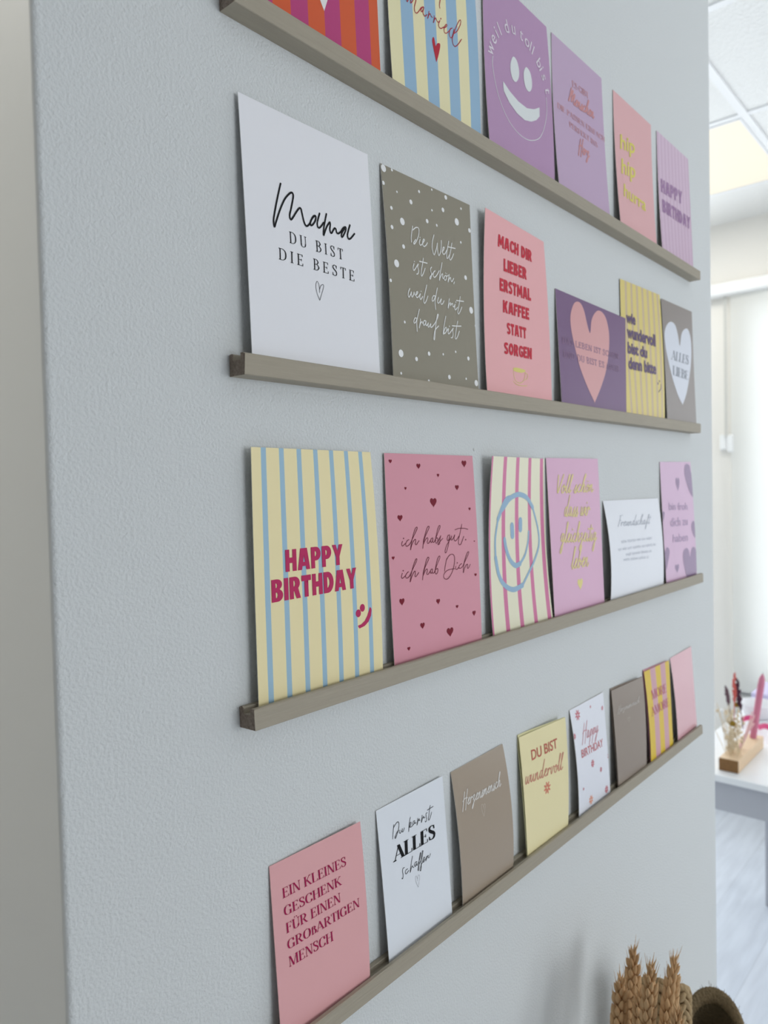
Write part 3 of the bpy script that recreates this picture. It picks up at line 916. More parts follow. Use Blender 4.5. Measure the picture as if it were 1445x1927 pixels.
PRINTS=[
('mama','lettering','s',1.15,[(27.65,106.26),(26.26,102.31),(23.48,93.9),(21.2,86.09),(20.53,82.72),(20.94,79.71),(22.07,82.11),(25.89,90.52),(29.95,97.67),(33.84,102.01),(36.16,103.48),(37.18,102.33),(36.68,99.52),(34.84,93.69),(33.57,90.08),(33.56,87.84),(34.45,87.24),(36.15,89.11),(39.26,93.21),(41.42,95.63),(42.85,95.81),(43.52,93.49),(44.61,89.19),(45.85,86.79),(47.28,86.6),(49.65,88.69),(51.94,92.51),(53.73,94.37),(55.15,94.31),(54.38,91.44),(51.78,88.38),(50.17,87.98),(50.47,90.25),(52.57,93.1),(54.33,94.52)]),
('mama','lettering','s',1.15,[(58.59,97.07),(57.11,93.62),(56.08,90.38),(56.49,88.15),(57.87,88.19),(59.62,89.77),(61.62,92.19)]),
('mama','lettering','s',1.15,[(64.56,98.31),(62.93,93.38),(61.53,88.74),(60.99,84.32),(62.06,86.29),(64.2,90.25),(66.26,92.92),(67.26,93.82),(67.59,92.6),(66.91,89.62),(67.36,87.57),(68.42,87.56),(70.02,89.73),(71.39,91.15),(72.42,90.74),(72.9,88.89),(74.32,88.58),(76.68,90.24),(78.8,92.74),(80.72,94.14),(81.88,94.07),(81.32,92.02),(79.47,89.14),(77.83,87.17),(77.12,87.93),(78.09,90.36),(80.44,93.14)]),
('mama','lettering','s',1.15,[(85.75,96.66),(83.99,92.89),(82.86,89.51),(83.41,87.64),(84.98,87.69),(87.32,89.67),(89.71,92.12)]),
('mama', 'lettering', 't', ['serif_light', 'DU BIST', {'track': 0.38}], [(32.2, 73.1), (77.5, 72.7), (32.2, 79.8)]),
('mama', 'lettering', 't', ['serif_light', 'DIE BESTE', {'track': 0.38}], [(23.1, 61.6), (87.2, 60.9), (23.3, 68.3)]),
('mama','lettering','s',0.28,[(54.8,48.08),(54.9,51.07),(54.25,53.49),(53.2,54.56),(52.21,53.11),(51.9,50.52),(52.76,46.87),(54.7,43.39)]),
('mama','lettering','s',0.28,[(54.7,43.39),(56.34,47.07),(58.26,51.25),(58.64,53.12),(57.46,53.41),(55.93,52.1),(54.93,49.8)]),
('welt','lettering','s',0.78,[(30.25,113.28),(28.84,108.62),(27.73,104.61),(27.7,101.42)]),
('welt','lettering','s',0.78,[(30.34,110.63),(33.49,112.97),(36.26,113.75),(37.43,112.39),(36.72,108.67),(34.55,104.83),(31.91,101.62),(30.27,100.62),(30.39,101.73),(32.97,104.46)]),
('welt','lettering','s',0.78,[(38.12,105.69),(37.07,103.07),(38.1,101.65),(40.18,102.85),(42.12,104.97),(43.39,106.56),(42.32,106.93),(40.99,104.71),(40.93,102.55),(42.42,101.71),(44.95,103.25),(46.77,105.45)]),
('welt','lettering','s',0.78,[(55.61,113.16),(53.77,109.42),(52.6,105.75),(52.45,101.85),(54.15,98.37),(56.02,100.73),(58.04,104.59),(59.23,108.28),(58.82,105.74),(59.02,101.89),(60.25,99.14),(62.33,101.66),(63.82,105.92),(64.5,111.23)]),
('welt','lettering','s',0.78,[(64.69,102.68),(67.32,105.49),(67.88,106.95),(66.39,106.41),(65.3,103.8),(65.93,101.59),(68.28,102.26),(70.89,105.57)]),
('welt','lettering','s',0.78,[(74.16,113.02),(72.22,107.85),(70.48,103.0),(70.37,100.0),(71.71,99.7),(74.04,102.55)]),
('welt','lettering','s',0.78,[(78.25,112.49),(76.48,107.33),(74.6,102.92),(74.05,99.82),(75.29,99.19),(77.69,101.61),(79.73,104.82)]),
('welt','lettering','s',0.78,[(72.27,108.46),(77.05,108.86),(82.34,109.42)]),
('welt','lettering','s',0.78,[(29.07,86.45),(27.8,83.61),(28.37,81.63),(30.44,83.23),(34.09,87.39),(33.26,85.23),(34.01,82.57),(33.09,80.26),(31.48,79.6)]),
('welt','lettering','s',0.78,[(40.59,92.87),(39.12,88.37),(37.28,83.25),(36.74,80.06),(37.63,79.53),(39.67,81.84),(42.2,85.94)]),
('welt','lettering','s',0.78,[(35.71,89.53),(40.06,89.9),(45.01,90.21)]),
('welt','lettering','s',0.78,[(50.33,88.46),(49.01,87.36),(48.67,85.61),(49.6,83.4),(49.08,81.37),(47.84,79.44),(46.85,80.05),(49.34,82.38),(53.81,86.43)]),
('welt','lettering','s',0.78,[(54.5,86.72),(52.19,84.89),(51.79,82.39),(53.37,81.75),(56.02,83.64),(59.76,87.91)]),
('welt','lettering','s',0.78,[(63.92,94.66),(62.03,89.85),(60.37,85.59),(59.05,80.45),(60.56,83.19),(62.93,86.02),(64.04,86.09),(63.57,83.79),(64.52,83.1),(66.21,84.81)]),
('welt','lettering','s',0.78,[(67.34,85.93),(65.47,84.17),(65.98,82.3),(67.72,82.75),(68.6,84.8),(67.6,85.98),(69.28,85.68),(71.11,86.79)]),
('welt','lettering','s',0.78,[(72.49,87.66),(71.31,84.35),(70.35,81.44),(71.88,83.97),(74.03,85.64),(74.31,83.95),(75.53,82.95),(78.16,85.81)]),
('welt','lettering','s',0.78,[(78.91,83.36),(77.88,81.76)]),
('welt','lettering','s',0.78,[(22.49,67.68),(20.74,65.04),(20.15,62.63),(20.94,61.39),(22.88,63.59),(24.2,65.69),(23.88,63.77),(24.64,62.05),(26.51,64.25),(27.28,66.03),(27.52,64.44)]),
('welt','lettering','s',0.78,[(28.25,64.01),(30.7,65.49),(31.61,66.97),(30.27,66.72),(29.09,64.73),(29.7,62.97),(31.67,63.32),(34.66,66.22)]),
('welt','lettering','s',0.78,[(34.64,65.98),(33.65,63.68),(34.69,62.22),(37.28,64.81)]),
('welt','lettering','s',0.78,[(42.9,74.02),(40.86,69.26),(38.64,64.11),(38.14,61.18),(39.25,60.33),(41.46,62.71),(43.54,66.18)]),
('welt','lettering','s',0.78,[(52.89,67.87),(50.57,67.69),(48.79,65.21),(48.97,63.56),(50.69,64.44),(53.04,67.66)]),
('welt','lettering','s',0.78,[(55.98,74.41),(53.8,68.76),(52.09,63.62),(52.42,58.13)]),
('welt','lettering','s',0.78,[(56.77,67.6),(55.33,64.68),(55.79,63.3),(57.53,64.09),(60.34,67.27),(59.43,64.67),(59.98,63.3),(61.71,63.84),(63.82,66.42)]),
('welt','lettering','s',0.78,[(70.94,69.16),(69.58,65.7),(68.51,61.57),(70.37,64.85),(72.08,66.39),(72.05,64.15),(73.51,65.79),(75.03,66.15),(75.13,64.43),(76.43,64.15),(78.39,66.23)]),
('welt','lettering','s',0.78,[(78.41,66.49),(77.52,63.58),(78.45,62.14),(81.34,64.48)]),
('welt','lettering','s',0.78,[(85.75,73.32),(84.11,68.23),(82.13,63.36),(81.39,60.22),(82.52,59.8),(84.7,62.02),(87.31,65.75)]),
('welt','lettering','s',0.78,[(80.48,69.61),(85.45,70.08),(90.31,70.58)]),
('welt','lettering','s',0.78,[(28.62,47.84),(26.85,47.79),(25.37,45.7),(25.39,44.08),(27.14,44.81),(29.07,47.68)]),
('welt','lettering','s',0.78,[(32.31,54.76),(30.11,49.95),(28.39,45.0),(28.42,38.71)]),
('welt','lettering','s',0.78,[(33.07,48.07),(32.23,44.66),(31.18,41.31),(32.79,44.74),(34.89,46.48),(35.43,45.38),(36.37,45.29)]),
('welt','lettering','s',0.78,[(39.34,47.64),(37.75,47.63),(36.25,45.74),(36.67,44.15),(38.33,45.12),(39.74,47.7),(39.14,45.24),(40.26,44.46),(42.45,46.6)]),
('welt','lettering','s',0.78,[(42.46,46.7),(41.84,44.22),(43.02,43.92),(45.44,46.67),(44.92,44.45),(46.28,44.17),(50.23,47.41),(53.92,51.84),(55.43,54.75),(54.14,54.3),(52.49,49.68),(50.64,42.65),(49.25,35.95),(48.32,36.55),(49.73,41.55),(51.56,43.75),(55.11,46.45)]),
('welt','lettering','s',0.78,[(65.0,55.07),(63.03,50.34),(61.3,45.18),(60.33,40.89),(62.07,44.32),(63.97,46.56),(65.39,46.18),(64.57,43.7),(62.27,41.8),(61.66,42.54)]),
('welt','lettering','s',0.78,[(65.03,44.01),(67.82,46.39),(66.87,43.54),(67.9,42.45),(70.69,44.58),(74.21,47.68),(72.99,45.91),(73.34,42.98),(72.13,40.32),(70.54,40.0)]),
('welt','lettering','s',0.78,[(80.62,53.81),(78.54,48.73),(76.73,43.46),(76.02,40.61),(77.3,40.03),(79.76,42.63),(82.09,46.48)]),
('welt','lettering','s',0.78,[(72.86,49.27),(79.55,49.98),(85.01,50.8)]),
('welt','lettering','dot',0,[(38.1,107.2),(0.5,0.4)]),
('welt','lettering','dot',0,[(29.6,88.1),(0.5,0.4)]),
('welt','lettering','dot',0,[(67.6,87.7),(0.4,0.4)]),
('welt','lettering','dot',0,[(69.2,87.6),(0.5,0.3)]),
('welt','lettering','dot',0,[(35.6,68.2),(0.5,0.4)]),
('welt','lettering','dot',0,[(79.3,68.1),(0.6,0.5)]),
('welt','lettering','dot',0,[(69.0,48.3),(0.5,0.5)]),
('welt','printed_dots','dot',0,[(2.7,146.0),(2.5,2.6)]),
('welt','printed_dots','dot',0,[(11.6,147.5),(1.1,0.9)]),
('welt','printed_dots','dot',0,[(1.2,135.5),(1.2,1.6)]),
('welt','printed_dots','dot',0,[(15.3,133.4),(0.8,0.8)]),
('welt','printed_dots','dot',0,[(40.9,140.9),(1.1,1.1)]),
('welt','printed_dots','dot',0,[(56.5,146.7),(0.9,0.8)]),
('welt','printed_dots','dot',0,[(73.6,145.8),(1.7,1.6)]),
('welt','printed_dots','dot',0,[(30.4,130.5),(1.8,1.6)]),
('welt','printed_dots','dot',0,[(7.8,120.2),(1.3,1.3)]),
('welt','printed_dots','dot',0,[(55.1,131.2),(0.9,0.8)]),
('welt','printed_dots','dot',0,[(69.1,135.2),(1.7,1.6)]),
('welt','printed_dots','dot',0,[(93.1,142.5),(1.0,0.9)]),
('welt','printed_dots','dot',0,[(18.9,113.7),(2.6,2.5)]),
('welt','printed_dots','dot',0,[(48.3,121.5),(1.6,1.5)]),
('welt','printed_dots','dot',0,[(60.0,121.4),(1.0,1.0)]),
('welt','printed_dots','dot',0,[(86.5,130.7),(2.8,2.6)]),
('welt','printed_dots','dot',0,[(6.9,106.8),(1.5,1.4)]),
('welt','printed_dots','dot',0,[(103.5,128.3),(1.9,1.6)]),
('welt','printed_dots','dot',0,[(18.4,96.1),(1.5,1.6)]),
('welt','printed_dots','dot',0,[(90.6,116.0),(1.0,1.0)]),
('welt','printed_dots','dot',0,[(107.4,108.6),(1.1,1.2)]),
('welt','printed_dots','dot',0,[(9.3,82.4),(2.7,2.6)]),
('welt','printed_dots','dot',0,[(94.9,89.8),(1.9,1.7)]),
('welt','printed_dots','dot',0,[(1.7,69.3),(1.0,1.4)]),
('welt','printed_dots','dot',0,[(108.2,78.0),(1.1,1.0)]),
('welt','printed_dots','dot',0,[(100.5,65.5),(2.7,2.6)]),
('welt','printed_dots','dot',0,[(14.8,43.1),(1.1,0.9)]),
('welt','printed_dots','dot',0,[(106.2,54.1),(1.6,1.5)]),
('welt','printed_dots','dot',0,[(9.1,20.8),(2.7,2.5)]),
('welt','printed_dots','dot',0,[(41.6,24.5),(1.6,1.5)]),
('welt','printed_dots','dot',0,[(59.3,26.2),(1.0,0.8)]),
('welt','printed_dots','dot',0,[(75.9,30.1),(1.0,0.8)]),
('welt','printed_dots','dot',0,[(92.9,27.0),(1.6,1.6)]),
('welt','printed_dots','dot',0,[(26.4,18.9),(1.7,1.4)]),
('welt','printed_dots','dot',0,[(8.4,7.1),(1.0,0.9)]),
('welt','printed_dots','dot',0,[(65.9,10.0),(1.7,1.7)]),
('welt','printed_dots','dot',0,[(88.3,10.9),(1.0,0.8)]),
('welt','printed_dots','dot',0,[(39.9,4.7),(1.6,0.7)]),
('welt','printed_dots','dot',0,[(102.2,8.8),(2.4,2.5)]),
('hearts','lettering','s',0.48,[(15.02,86.34),(13.92,84.36),(14.77,83.07),(17.07,84.14),(18.07,84.69)]),
('hearts','lettering','s',0.48,[(21.91,87.03),(20.13,86.41),(18.25,84.47),(18.57,82.88),(20.49,82.74),(23.18,84.12)]),
('hearts','lettering','s',0.48,[(23.18,84.12),(27.85,89.65),(31.5,94.05),(31.72,95.22),(30.24,94.96),(27.65,91.34),(24.89,85.25),(23.15,79.55),(24.7,82.77),(27.23,85.93),(29.08,86.85),(29.39,85.78),(28.82,83.52),(29.96,83.01),(33.15,85.53)]),
('hearts','lettering','s',0.48,[(37.05,79.75),(38.03,83.5),(40.43,88.02),(44.21,92.49),(45.62,94.55),(44.78,95.24),(42.95,93.84),(40.16,88.89),(37.96,84.35)]),
('hearts','lettering','s',0.48,[(37.82,82.67),(40.59,85.88),(42.73,87.02),(43.35,86.12),(42.46,83.62),(43.77,82.89),(46.34,84.85)]),
('hearts','lettering','s',0.48,[(48.91,86.53),(47.12,85.88),(46.43,84.2),(47.26,83.29),(48.74,84.48),(49.39,86.37),(48.73,84.26),(49.68,83.12),(51.51,84.07)]),
('hearts','lettering','s',0.48,[(51.14,83.88),(55.11,89.26),(58.32,93.43),(58.46,95.08),(56.99,94.59),(54.94,91.44),(52.72,85.94),(52.47,82.93),(53.83,82.4),(55.03,84.05),(54.71,86.16),(53.06,85.83)]),
('hearts','lettering','s',0.48,[(54.96,83.19),(58.88,87.51),(58.04,86.03),(57.51,83.88),(56.97,81.74),(55.14,81.09),(55.8,82.26),(61.22,85.39)]),
('hearts','lettering','s',0.48,[(69.42,87.51),(67.51,86.75),(66.38,84.61),(67.21,83.23),(69.19,84.87),(69.99,87.26),(69.11,83.99),(67.24,79.25),(64.69,75.03),(63.19,74.49),(63.36,76.46),(65.46,79.82),(69.04,83.11),(72.25,86.0)]),
('hearts','lettering','s',0.48,[(72.3,86.67),(71.21,84.29),(72.01,83.35),(74.39,84.98),(76.07,87.1),(75.05,84.04),(76.41,82.39),(78.75,83.35),(81.63,85.86)]),
('hearts','lettering','s',0.48,[(86.03,94.64),(83.89,89.78),(81.05,83.65),(80.4,80.54),(81.42,79.21),(83.77,79.86),(87.71,85.25)]),
('hearts','lettering','s',0.48,[(76.78,90.86),(81.77,91.62),(88.66,91.33),(93.64,90.37)]),
('hearts','lettering','s',0.48,[(13.01,64.14),(12.02,61.99),(12.74,60.69),(15.34,61.65),(16.67,62.33)]),
('hearts','lettering','s',0.48,[(19.92,64.57),(18.07,63.84),(16.32,61.96),(16.85,60.58),(18.76,60.47),(21.45,61.84)]),
('hearts','lettering','s',0.48,[(21.13,61.88),(25.77,67.25),(29.16,71.12),(29.62,72.76),(28.34,72.45),(25.54,68.52),(22.83,62.95),(20.95,57.13),(22.96,60.44),(25.48,63.52),(27.05,64.28),(27.2,62.93),(26.59,60.9),(27.86,60.43),(31.17,62.95)]),
('hearts','lettering','s',0.48,[(34.93,57.29),(35.88,60.79),(38.29,65.64),(42.05,69.98),(43.44,72.0),(42.76,72.91),(40.79,71.37),(37.99,66.09),(35.95,61.63)]),
('hearts','lettering','s',0.48,[(35.85,60.37),(38.46,63.5),(40.45,64.58),(41.06,63.67),(40.19,61.2),(41.5,60.56),(44.41,62.58)]),
('hearts','lettering','s',0.48,[(46.6,64.08),(44.96,63.38),(44.33,61.64),(45.11,60.92),(46.58,62.06),(47.07,63.86),(46.56,61.85),(47.31,60.7),(49.17,61.38)]),
('hearts','lettering','s',0.48,[(48.95,61.18),(52.91,66.86),(56.08,70.92),(56.36,72.64),(54.76,72.12),(52.6,69.05),(50.3,63.21),(50.08,60.42),(51.45,59.98),(53.2,61.63),(53.01,63.73),(50.72,63.17)]),
('hearts','lettering','s',0.48,[(64.64,69.97),(63.28,66.79),(61.92,63.4),(61.21,60.84)]),
('hearts','lettering','s',0.48,[(64.58,69.32),(67.34,71.73),(70.74,72.78),(73.64,71.88),(74.51,68.91),(72.92,63.25),(69.55,58.24),(64.88,54.97),(61.61,55.09),(59.93,56.59),(60.46,58.72),(63.53,60.83),(67.97,61.59),(73.9,61.6)]),
('hearts','lettering','s',0.48,[(75.55,63.36),(75.04,61.71),(76.45,60.68),(79.2,61.99)]),
('hearts','lettering','s',0.48,[(83.23,64.63),(80.88,63.86),(79.39,62.42),(80.28,61.21),(82.58,61.44),(85.0,62.8)]),
('hearts','lettering','s',0.48,[(84.6,62.61),(89.27,67.64),(92.72,71.46),(93.0,72.9),(91.22,72.26),(88.15,68.19),(85.78,62.95),(84.71,57.4),(86.32,60.18),(88.87,62.9),(90.72,63.55),(90.79,62.49),(90.25,60.72),(91.55,60.37),(94.36,63.08)]),
('hearts','lettering','dot',0,[(16.2,88.3),(0.6,0.4)]),
('hearts','lettering','dot',0,[(90.0,82.5),(0.7,0.4)]),
('hearts','lettering','dot',0,[(14.1,65.9),(0.6,0.4)]),
('hearts','lettering','dot',0,[(77.6,65.7),(0.7,0.4)]),
('hearts','printed_hearts','heart',0,[(6.0,141.9),(1.7,1.6)]),
('hearts','printed_hearts','heart',0,[(36.8,138.8),(2.3,2.3)]),
('hearts','printed_hearts','heart',0,[(93.8,141.1),(3.2,3.2)]),
('hearts','printed_hearts','heart',0,[(59.5,132.2),(1.5,1.6)]),
('hearts','printed_hearts','heart',0,[(21.0,123.1),(1.2,1.3)]),
('hearts','printed_hearts','heart',0,[(82.5,122.8),(2.4,2.4)]),
('hearts','printed_hearts','heart',0,[(52.1,112.2),(3.9,4.0)]),
('hearts','printed_hearts','heart',0,[(97.5,105.9),(1.4,1.4)]),
('hearts','printed_hearts','heart',0,[(13.6,102.5),(2.7,2.6)]),
('hearts','printed_hearts','heart',0,[(101.4,80.5),(1.0,0.6)]),
('hearts','printed_hearts','heart',0,[(4.3,75.4),(1.5,1.5)]),
('hearts','printed_hearts','heart',0,[(100.9,54.1),(1.5,1.4)]),
('hearts','printed_hearts','heart',0,[(11.2,44.4),(2.7,2.9)]),
('hearts','printed_hearts','heart',0,[(51.9,39.4),(2.2,2.4)]),
('hearts','printed_hearts','heart',0,[(74.9,32.6),(1.6,1.5)]),
('hearts','printed_hearts','heart',0,[(96.7,24.5),(2.2,2.4)]),
('hearts','printed_hearts','heart',0,[(32.4,24.6),(2.5,2.6)]),
('hearts','printed_hearts','heart',0,[(64.7,14.9),(4.1,4.0)]),
('hearts','printed_hearts','heart',0,[(16.0,11.0),(1.6,1.6)]),
('kannst','lettering','s',0.42,[(15.84,89.3),(14.88,85.61),(13.49,80.35)]),
('kannst','lettering','s',0.42,[(15.72,87.64),(18.74,89.42),(20.53,89.48),(21.21,87.95),(20.31,84.63),(17.87,81.19),(16.26,79.63),(15.99,80.46),(17.8,82.67),(20.29,83.73)]),
('kannst','lettering','s',0.42,[(21.54,83.43),(20.93,81.84),(21.79,81.14),(23.64,82.26),(24.37,83.46),(23.73,81.68),(24.6,80.98),(26.48,83.03)]),
('kannst','lettering','s',0.42,[(33.6,87.97),(31.94,84.3),(30.46,78.92)]),
('kannst','lettering','s',0.42,[(31.24,81.22),(33.18,82.72),(33.97,84.22),(32.93,84.31),(31.84,82.29),(32.96,81.12),(35.64,81.42)]),
('kannst','lettering','s',0.42,[(38.02,83.83),(36.55,83.89),(35.5,82.6),(36.27,81.75),(38.04,83.14),(37.65,81.98),(39.24,81.94)]),
('kannst','lettering','s',0.42,[(41.35,84.36),(40.8,82.49),(39.97,79.79),(41.7,82.53),(43.02,83.48),(42.67,82.17),(44.03,82.04)]),
('kannst','lettering','s',0.42,[(46.49,84.74),(45.94,82.85),(44.94,79.81),(46.81,82.53),(48.12,83.31),(47.79,82.17),(49.49,82.12)]),
('kannst','lettering','s',0.42,[(52.24,84.47),(50.96,84.06),(50.9,82.17),(51.2,79.76),(49.93,78.51),(49.18,79.29)]),
('kannst','lettering','s',0.42,[(56.42,88.24),(55.11,85.24),(54.04,81.78),(53.12,79.43),(53.62,78.47),(55.33,79.76),(57.29,82.9)]),
('kannst','lettering','s',0.42,[(52.76,86.09),(56.16,86.21),(59.6,86.33)]),
('kannst','lettering','s',0.42,[(22.88,56.65),(21.14,56.47),(20.65,54.48),(20.92,52.16),(20.06,49.96),(19.29,50.66)]),
('kannst','lettering','s',0.42,[(26.05,54.38),(23.99,54.15),(23.38,52.57),(24.41,51.58),(27.18,52.79)]),
('kannst','lettering','s',0.42,[(32.3,60.69),(30.63,56.91),(28.49,50.75),(30.5,53.61),(31.86,54.08),(31.73,53.09),(32.85,52.62)]),
('kannst','lettering','s',0.42,[(36.62,55.08),(34.84,55.15),(33.76,53.73),(34.49,52.48),(36.4,54.31),(35.85,52.85),(37.18,52.47)]),
('kannst','lettering','s',0.42,[(36.87,52.41),(39.61,55.04),(41.6,58.75),(41.07,59.35),(39.33,55.16),(37.89,48.6),(37.06,49.14),(38.63,52.05),(42.0,54.8),(44.09,59.25),(43.4,59.54),(41.34,54.32),(40.99,49.17),(40.12,47.08),(39.32,47.99),(41.21,50.96),(42.98,51.93)]),
('kannst','lettering','s',0.42,[(42.89,52.16),(44.85,53.24),(45.45,54.51),(44.12,54.68),(43.09,52.83),(44.04,51.67),(46.67,53.05)]),
('kannst','lettering','s',0.42,[(47.76,54.32),(47.24,52.63),(46.56,51.19),(48.25,53.35),(49.61,54.25),(49.37,52.89),(50.41,52.27),(52.42,54.32)]),
('kannst', 'lettering', 't', ['serif_bold', 'ALLES', {}], [(12.8, 64.6), (59.2, 63.6), (13.5, 74.4)]),
('kannst','lettering','s',0.14,[(35.52,41.72),(35.46,43.62),(34.53,45.72),(33.64,44.79),(33.84,41.71),(35.84,37.07)]),
('kannst','lettering','s',0.14,[(35.84,37.07),(37.14,40.25),(38.12,43.22),(38.01,44.78),(36.64,44.92),(35.7,43.14)]),
('married','lettering','s',0.62,[(16.69,78.38),(19.36,74.03),(20.59,70.69),(23.53,76.0),(26.07,81.14),(25.01,75.82),(24.42,71.52),(28.32,76.51),(31.32,81.89),(30.5,76.21),(28.45,70.85),(28.68,67.43),(30.74,67.4),(33.35,70.01),(36.06,73.57),(38.66,75.48)]),
('married','lettering','s',0.62,[(38.79,75.41),(36.78,73.81),(35.55,71.47),(36.57,71.04),(38.52,73.72),(39.22,75.47),(38.02,71.71),(38.58,69.73),(40.33,69.54),(42.48,71.73)]),
('married','lettering','s',0.62,[(45.02,75.14),(44.47,72.64),(43.14,69.2),(44.83,72.57),(46.38,74.09),(47.36,72.82),(48.78,72.47)]),
('married','lettering','s',0.62,[(51.13,74.76),(50.96,72.41),(49.6,68.94),(51.31,72.34),(52.74,73.8),(53.89,72.59),(55.55,72.06),(57.28,73.43)]),
('married','lettering','s',0.62,[(57.72,74.31),(55.97,70.78),(56.55,68.75),(58.79,68.92),(61.97,71.38)]),
('married','lettering','s',0.62,[(62.15,70.77),(65.11,73.0),(66.23,74.8),(64.84,74.41),(62.69,71.01),(62.47,68.14),(64.72,67.97),(68.39,71.2),(71.34,74.59)]),
('married','lettering','s',0.62,[(72.71,75.34),(70.09,73.34),(68.64,69.45),(69.6,67.08),(71.59,67.94),(73.65,71.64),(74.88,75.46)]),
('married','lettering','s',0.62,[(73.63,71.39),(78.81,75.77),(83.31,82.49),(84.39,85.97),(82.78,85.67),(79.21,80.67),(74.65,72.54),(72.31,67.31),(72.58,63.69),(74.66,62.61),(76.69,63.56),(80.08,66.89),(84.03,71.89)]),
('married','lettering','s',0.62,[(60.37,93.9),(59.33,90.19),(58.1,85.94),(58.43,83.58)]),
('married','lettering','dot',0,[(59.0,76.2),(0.8,0.4)]),
('married','motif','p',1,[(48.8,58.4),(47.6,56.4),(47.4,53.8),(48.5,49.3),(49.8,44.9),(51.0,41.3),(51.4,41.5),(54.2,47.6),(56.5,54.1),(56.6,56.6),(54.9,56.6),(52.7,55.0),(51.4,52.9),(50.7,54.8),(50.0,57.7)]),
('smile','motif','s',0.62,[(12.1,80.71),(11.05,74.01),(13.13,62.9),(18.58,49.2),(28.8,36.99),(42.3,30.11),(56.88,28.54),(69.8,31.45),(82.09,38.46),(91.15,51.87),(95.77,65.97),(96.09,78.58)]),
('smile','motif','p',1,[(43.4,93.5),(39.5,88.3),(38.0,83.2),(38.4,78.1),(40.9,73.3),(45.7,72.9),(50.1,77.6),(51.7,83.5),(50.7,89.0),(48.0,92.8)]),
('smile','motif','p',1,[(63.8,93.0),(59.8,88.1),(58.9,83.1),(59.5,78.0),(62.2,73.4),(66.9,72.8),(70.9,76.5),(72.4,81.8),(71.7,87.6),(69.0,91.8)]),
('smile','motif','p',0,[(25.8,65.7),(25.6,61.5),(26.0,57.8),(33.7,51.0),(45.1,46.1),(57.1,44.6),(68.0,47.1),(76.7,51.5),(82.6,56.9),(83.0,61.3),(83.1,65.1),(73.6,60.0),(61.9,56.6),(48.5,57.3),(35.7,60.9)]),
('smile', 'lettering', 'arc', ['weil du toll bist'], [(12.6, 84.7), (18.2, 93.0), (23.1, 98.3), (27.9, 102.0), (37.1, 107.9), (46.4, 111.1), (57.5, 111.2), (65.6, 110.3), (70.4, 109.0), (74.1, 107.9), (83.2, 102.1), (85.4, 98.2), (87.8, 92.3), (90.8, 83.1), (12.1, 80.7), (96.1, 78.6), (69.8, 31.4), (11.1, 74.0), (42.3, 30.1)]),
('hb', 'lettering', 't', ['block', 'HAPPY', {'trx': [990, 150]}], [(22.9, 75.7), (70.8, 75.9), (23.0, 88.6)]),
('hb', 'lettering', 't', ['block', 'BIRTHDAY', {}], [(11.8, 59.1), (82.3, 59.9), (11.8, 72.1)]),
('hb','motif','dot',0,[(82.6,43.3),(2.4,2.5)]),
('hb','motif','dot',0,[(86.6,46.3),(2.3,2.5)]),
('hb','motif','p',0,[(93.7,46.0),(94.8,45.1),(95.2,43.9),(94.5,40.3),(91.9,36.6),(88.0,34.3),(83.3,33.4),(82.5,34.1),(81.8,35.4),(85.0,35.9),(88.3,37.6),(90.7,40.4),(92.5,43.5)]),
('mach', 'lettering', 't', ['block', 'MACH DIR', {'bend': 1}], [(20.6, 123.8), (78.3, 124.1), (21.1, 133.9)]),
('mach', 'lettering', 't', ['block', 'LIEBER', {'bend': 1}], [(29.8, 105.7), (67.7, 106.2), (30.0, 116.1)]),
('mach', 'lettering', 't', ['block', 'ERSTMAL', {'bend': 1}], [(23.3, 88.3), (74.0, 89.0), (23.5, 98.8)]),
('mach', 'lettering', 't', ['block', 'KAFFEE', {'bend': 1}], [(27.7, 71.3), (69.7, 71.7), (28.1, 81.6)]),
('mach', 'lettering', 't', ['block', 'STATT', {'bend': 1}], [(33.0, 54.2), (63.7, 54.5), (33.1, 63.8)]),
('mach', 'lettering', 't', ['block', 'SORGEN', {'bend': 1}], [(27.5, 37.0), (71.4, 37.7), (28.1, 46.9)]),
('mach','cup_print','p',1,[(40.9,26.1),(43.0,27.3),(48.6,27.7),(55.7,27.4),(59.9,26.9),(59.1,25.5),(54.0,24.2),(47.0,23.9),(42.1,24.4)]),
('mach','cup_print','s',0.5,[(40.93,26.82),(40.99,22.37),(42.55,17.7),(46.95,15.16),(53.36,15.82),(57.96,19.7),(59.82,25.22)]),
('mach','cup_print','s',0.5,[(59.76,24.45),(63.32,23.71),(62.32,20.17),(58.13,18.2)]),
('mach','cup_print','s',0.5,[(40.02,15.57),(44.7,13.44),(53.13,12.93),(61.84,13.79)]),
('purple','motif','p',1,[(41.0,102.1),(33.5,97.8),(26.7,86.7),(26.0,74.7),(30.6,59.6),(40.2,39.1),(53.9,21.9),(69.6,7.5),(71.0,7.7),(86.5,24.9),(99.8,44.5),(107.1,66.9),(108.0,83.2),(102.8,96.1),(95.1,101.5),(85.6,102.1),(76.8,97.5),(69.5,88.8),(65.6,75.7),(60.3,83.0),(55.0,95.3),(48.6,101.6)]),
('purple', 'lettering', 't', ['slab', 'DAS LEBEN IST SCHÖN', {}], [(7.1, 56.0), (129.7, 59.0), (7.3, 61.9)]),
('purple', 'lettering', 't', ['slab', 'UND DU BIST ES AUCH', {}], [(8.1, 43.0), (130.4, 45.9), (7.8, 49.1)]),
('yellow', 'lettering', 't', ['heavy', 'wie', {'fit': 'x', 'off': 0.05}], [(11.9, 104.0), (35.0, 103.9), (12.6, 112.0)]),
('yellow', 'lettering', 't', ['heavy', 'wundervoll', {'fit': 'x', 'off': 0.05}], [(12.9, 87.7), (85.8, 85.7), (13.3, 96.9)]),
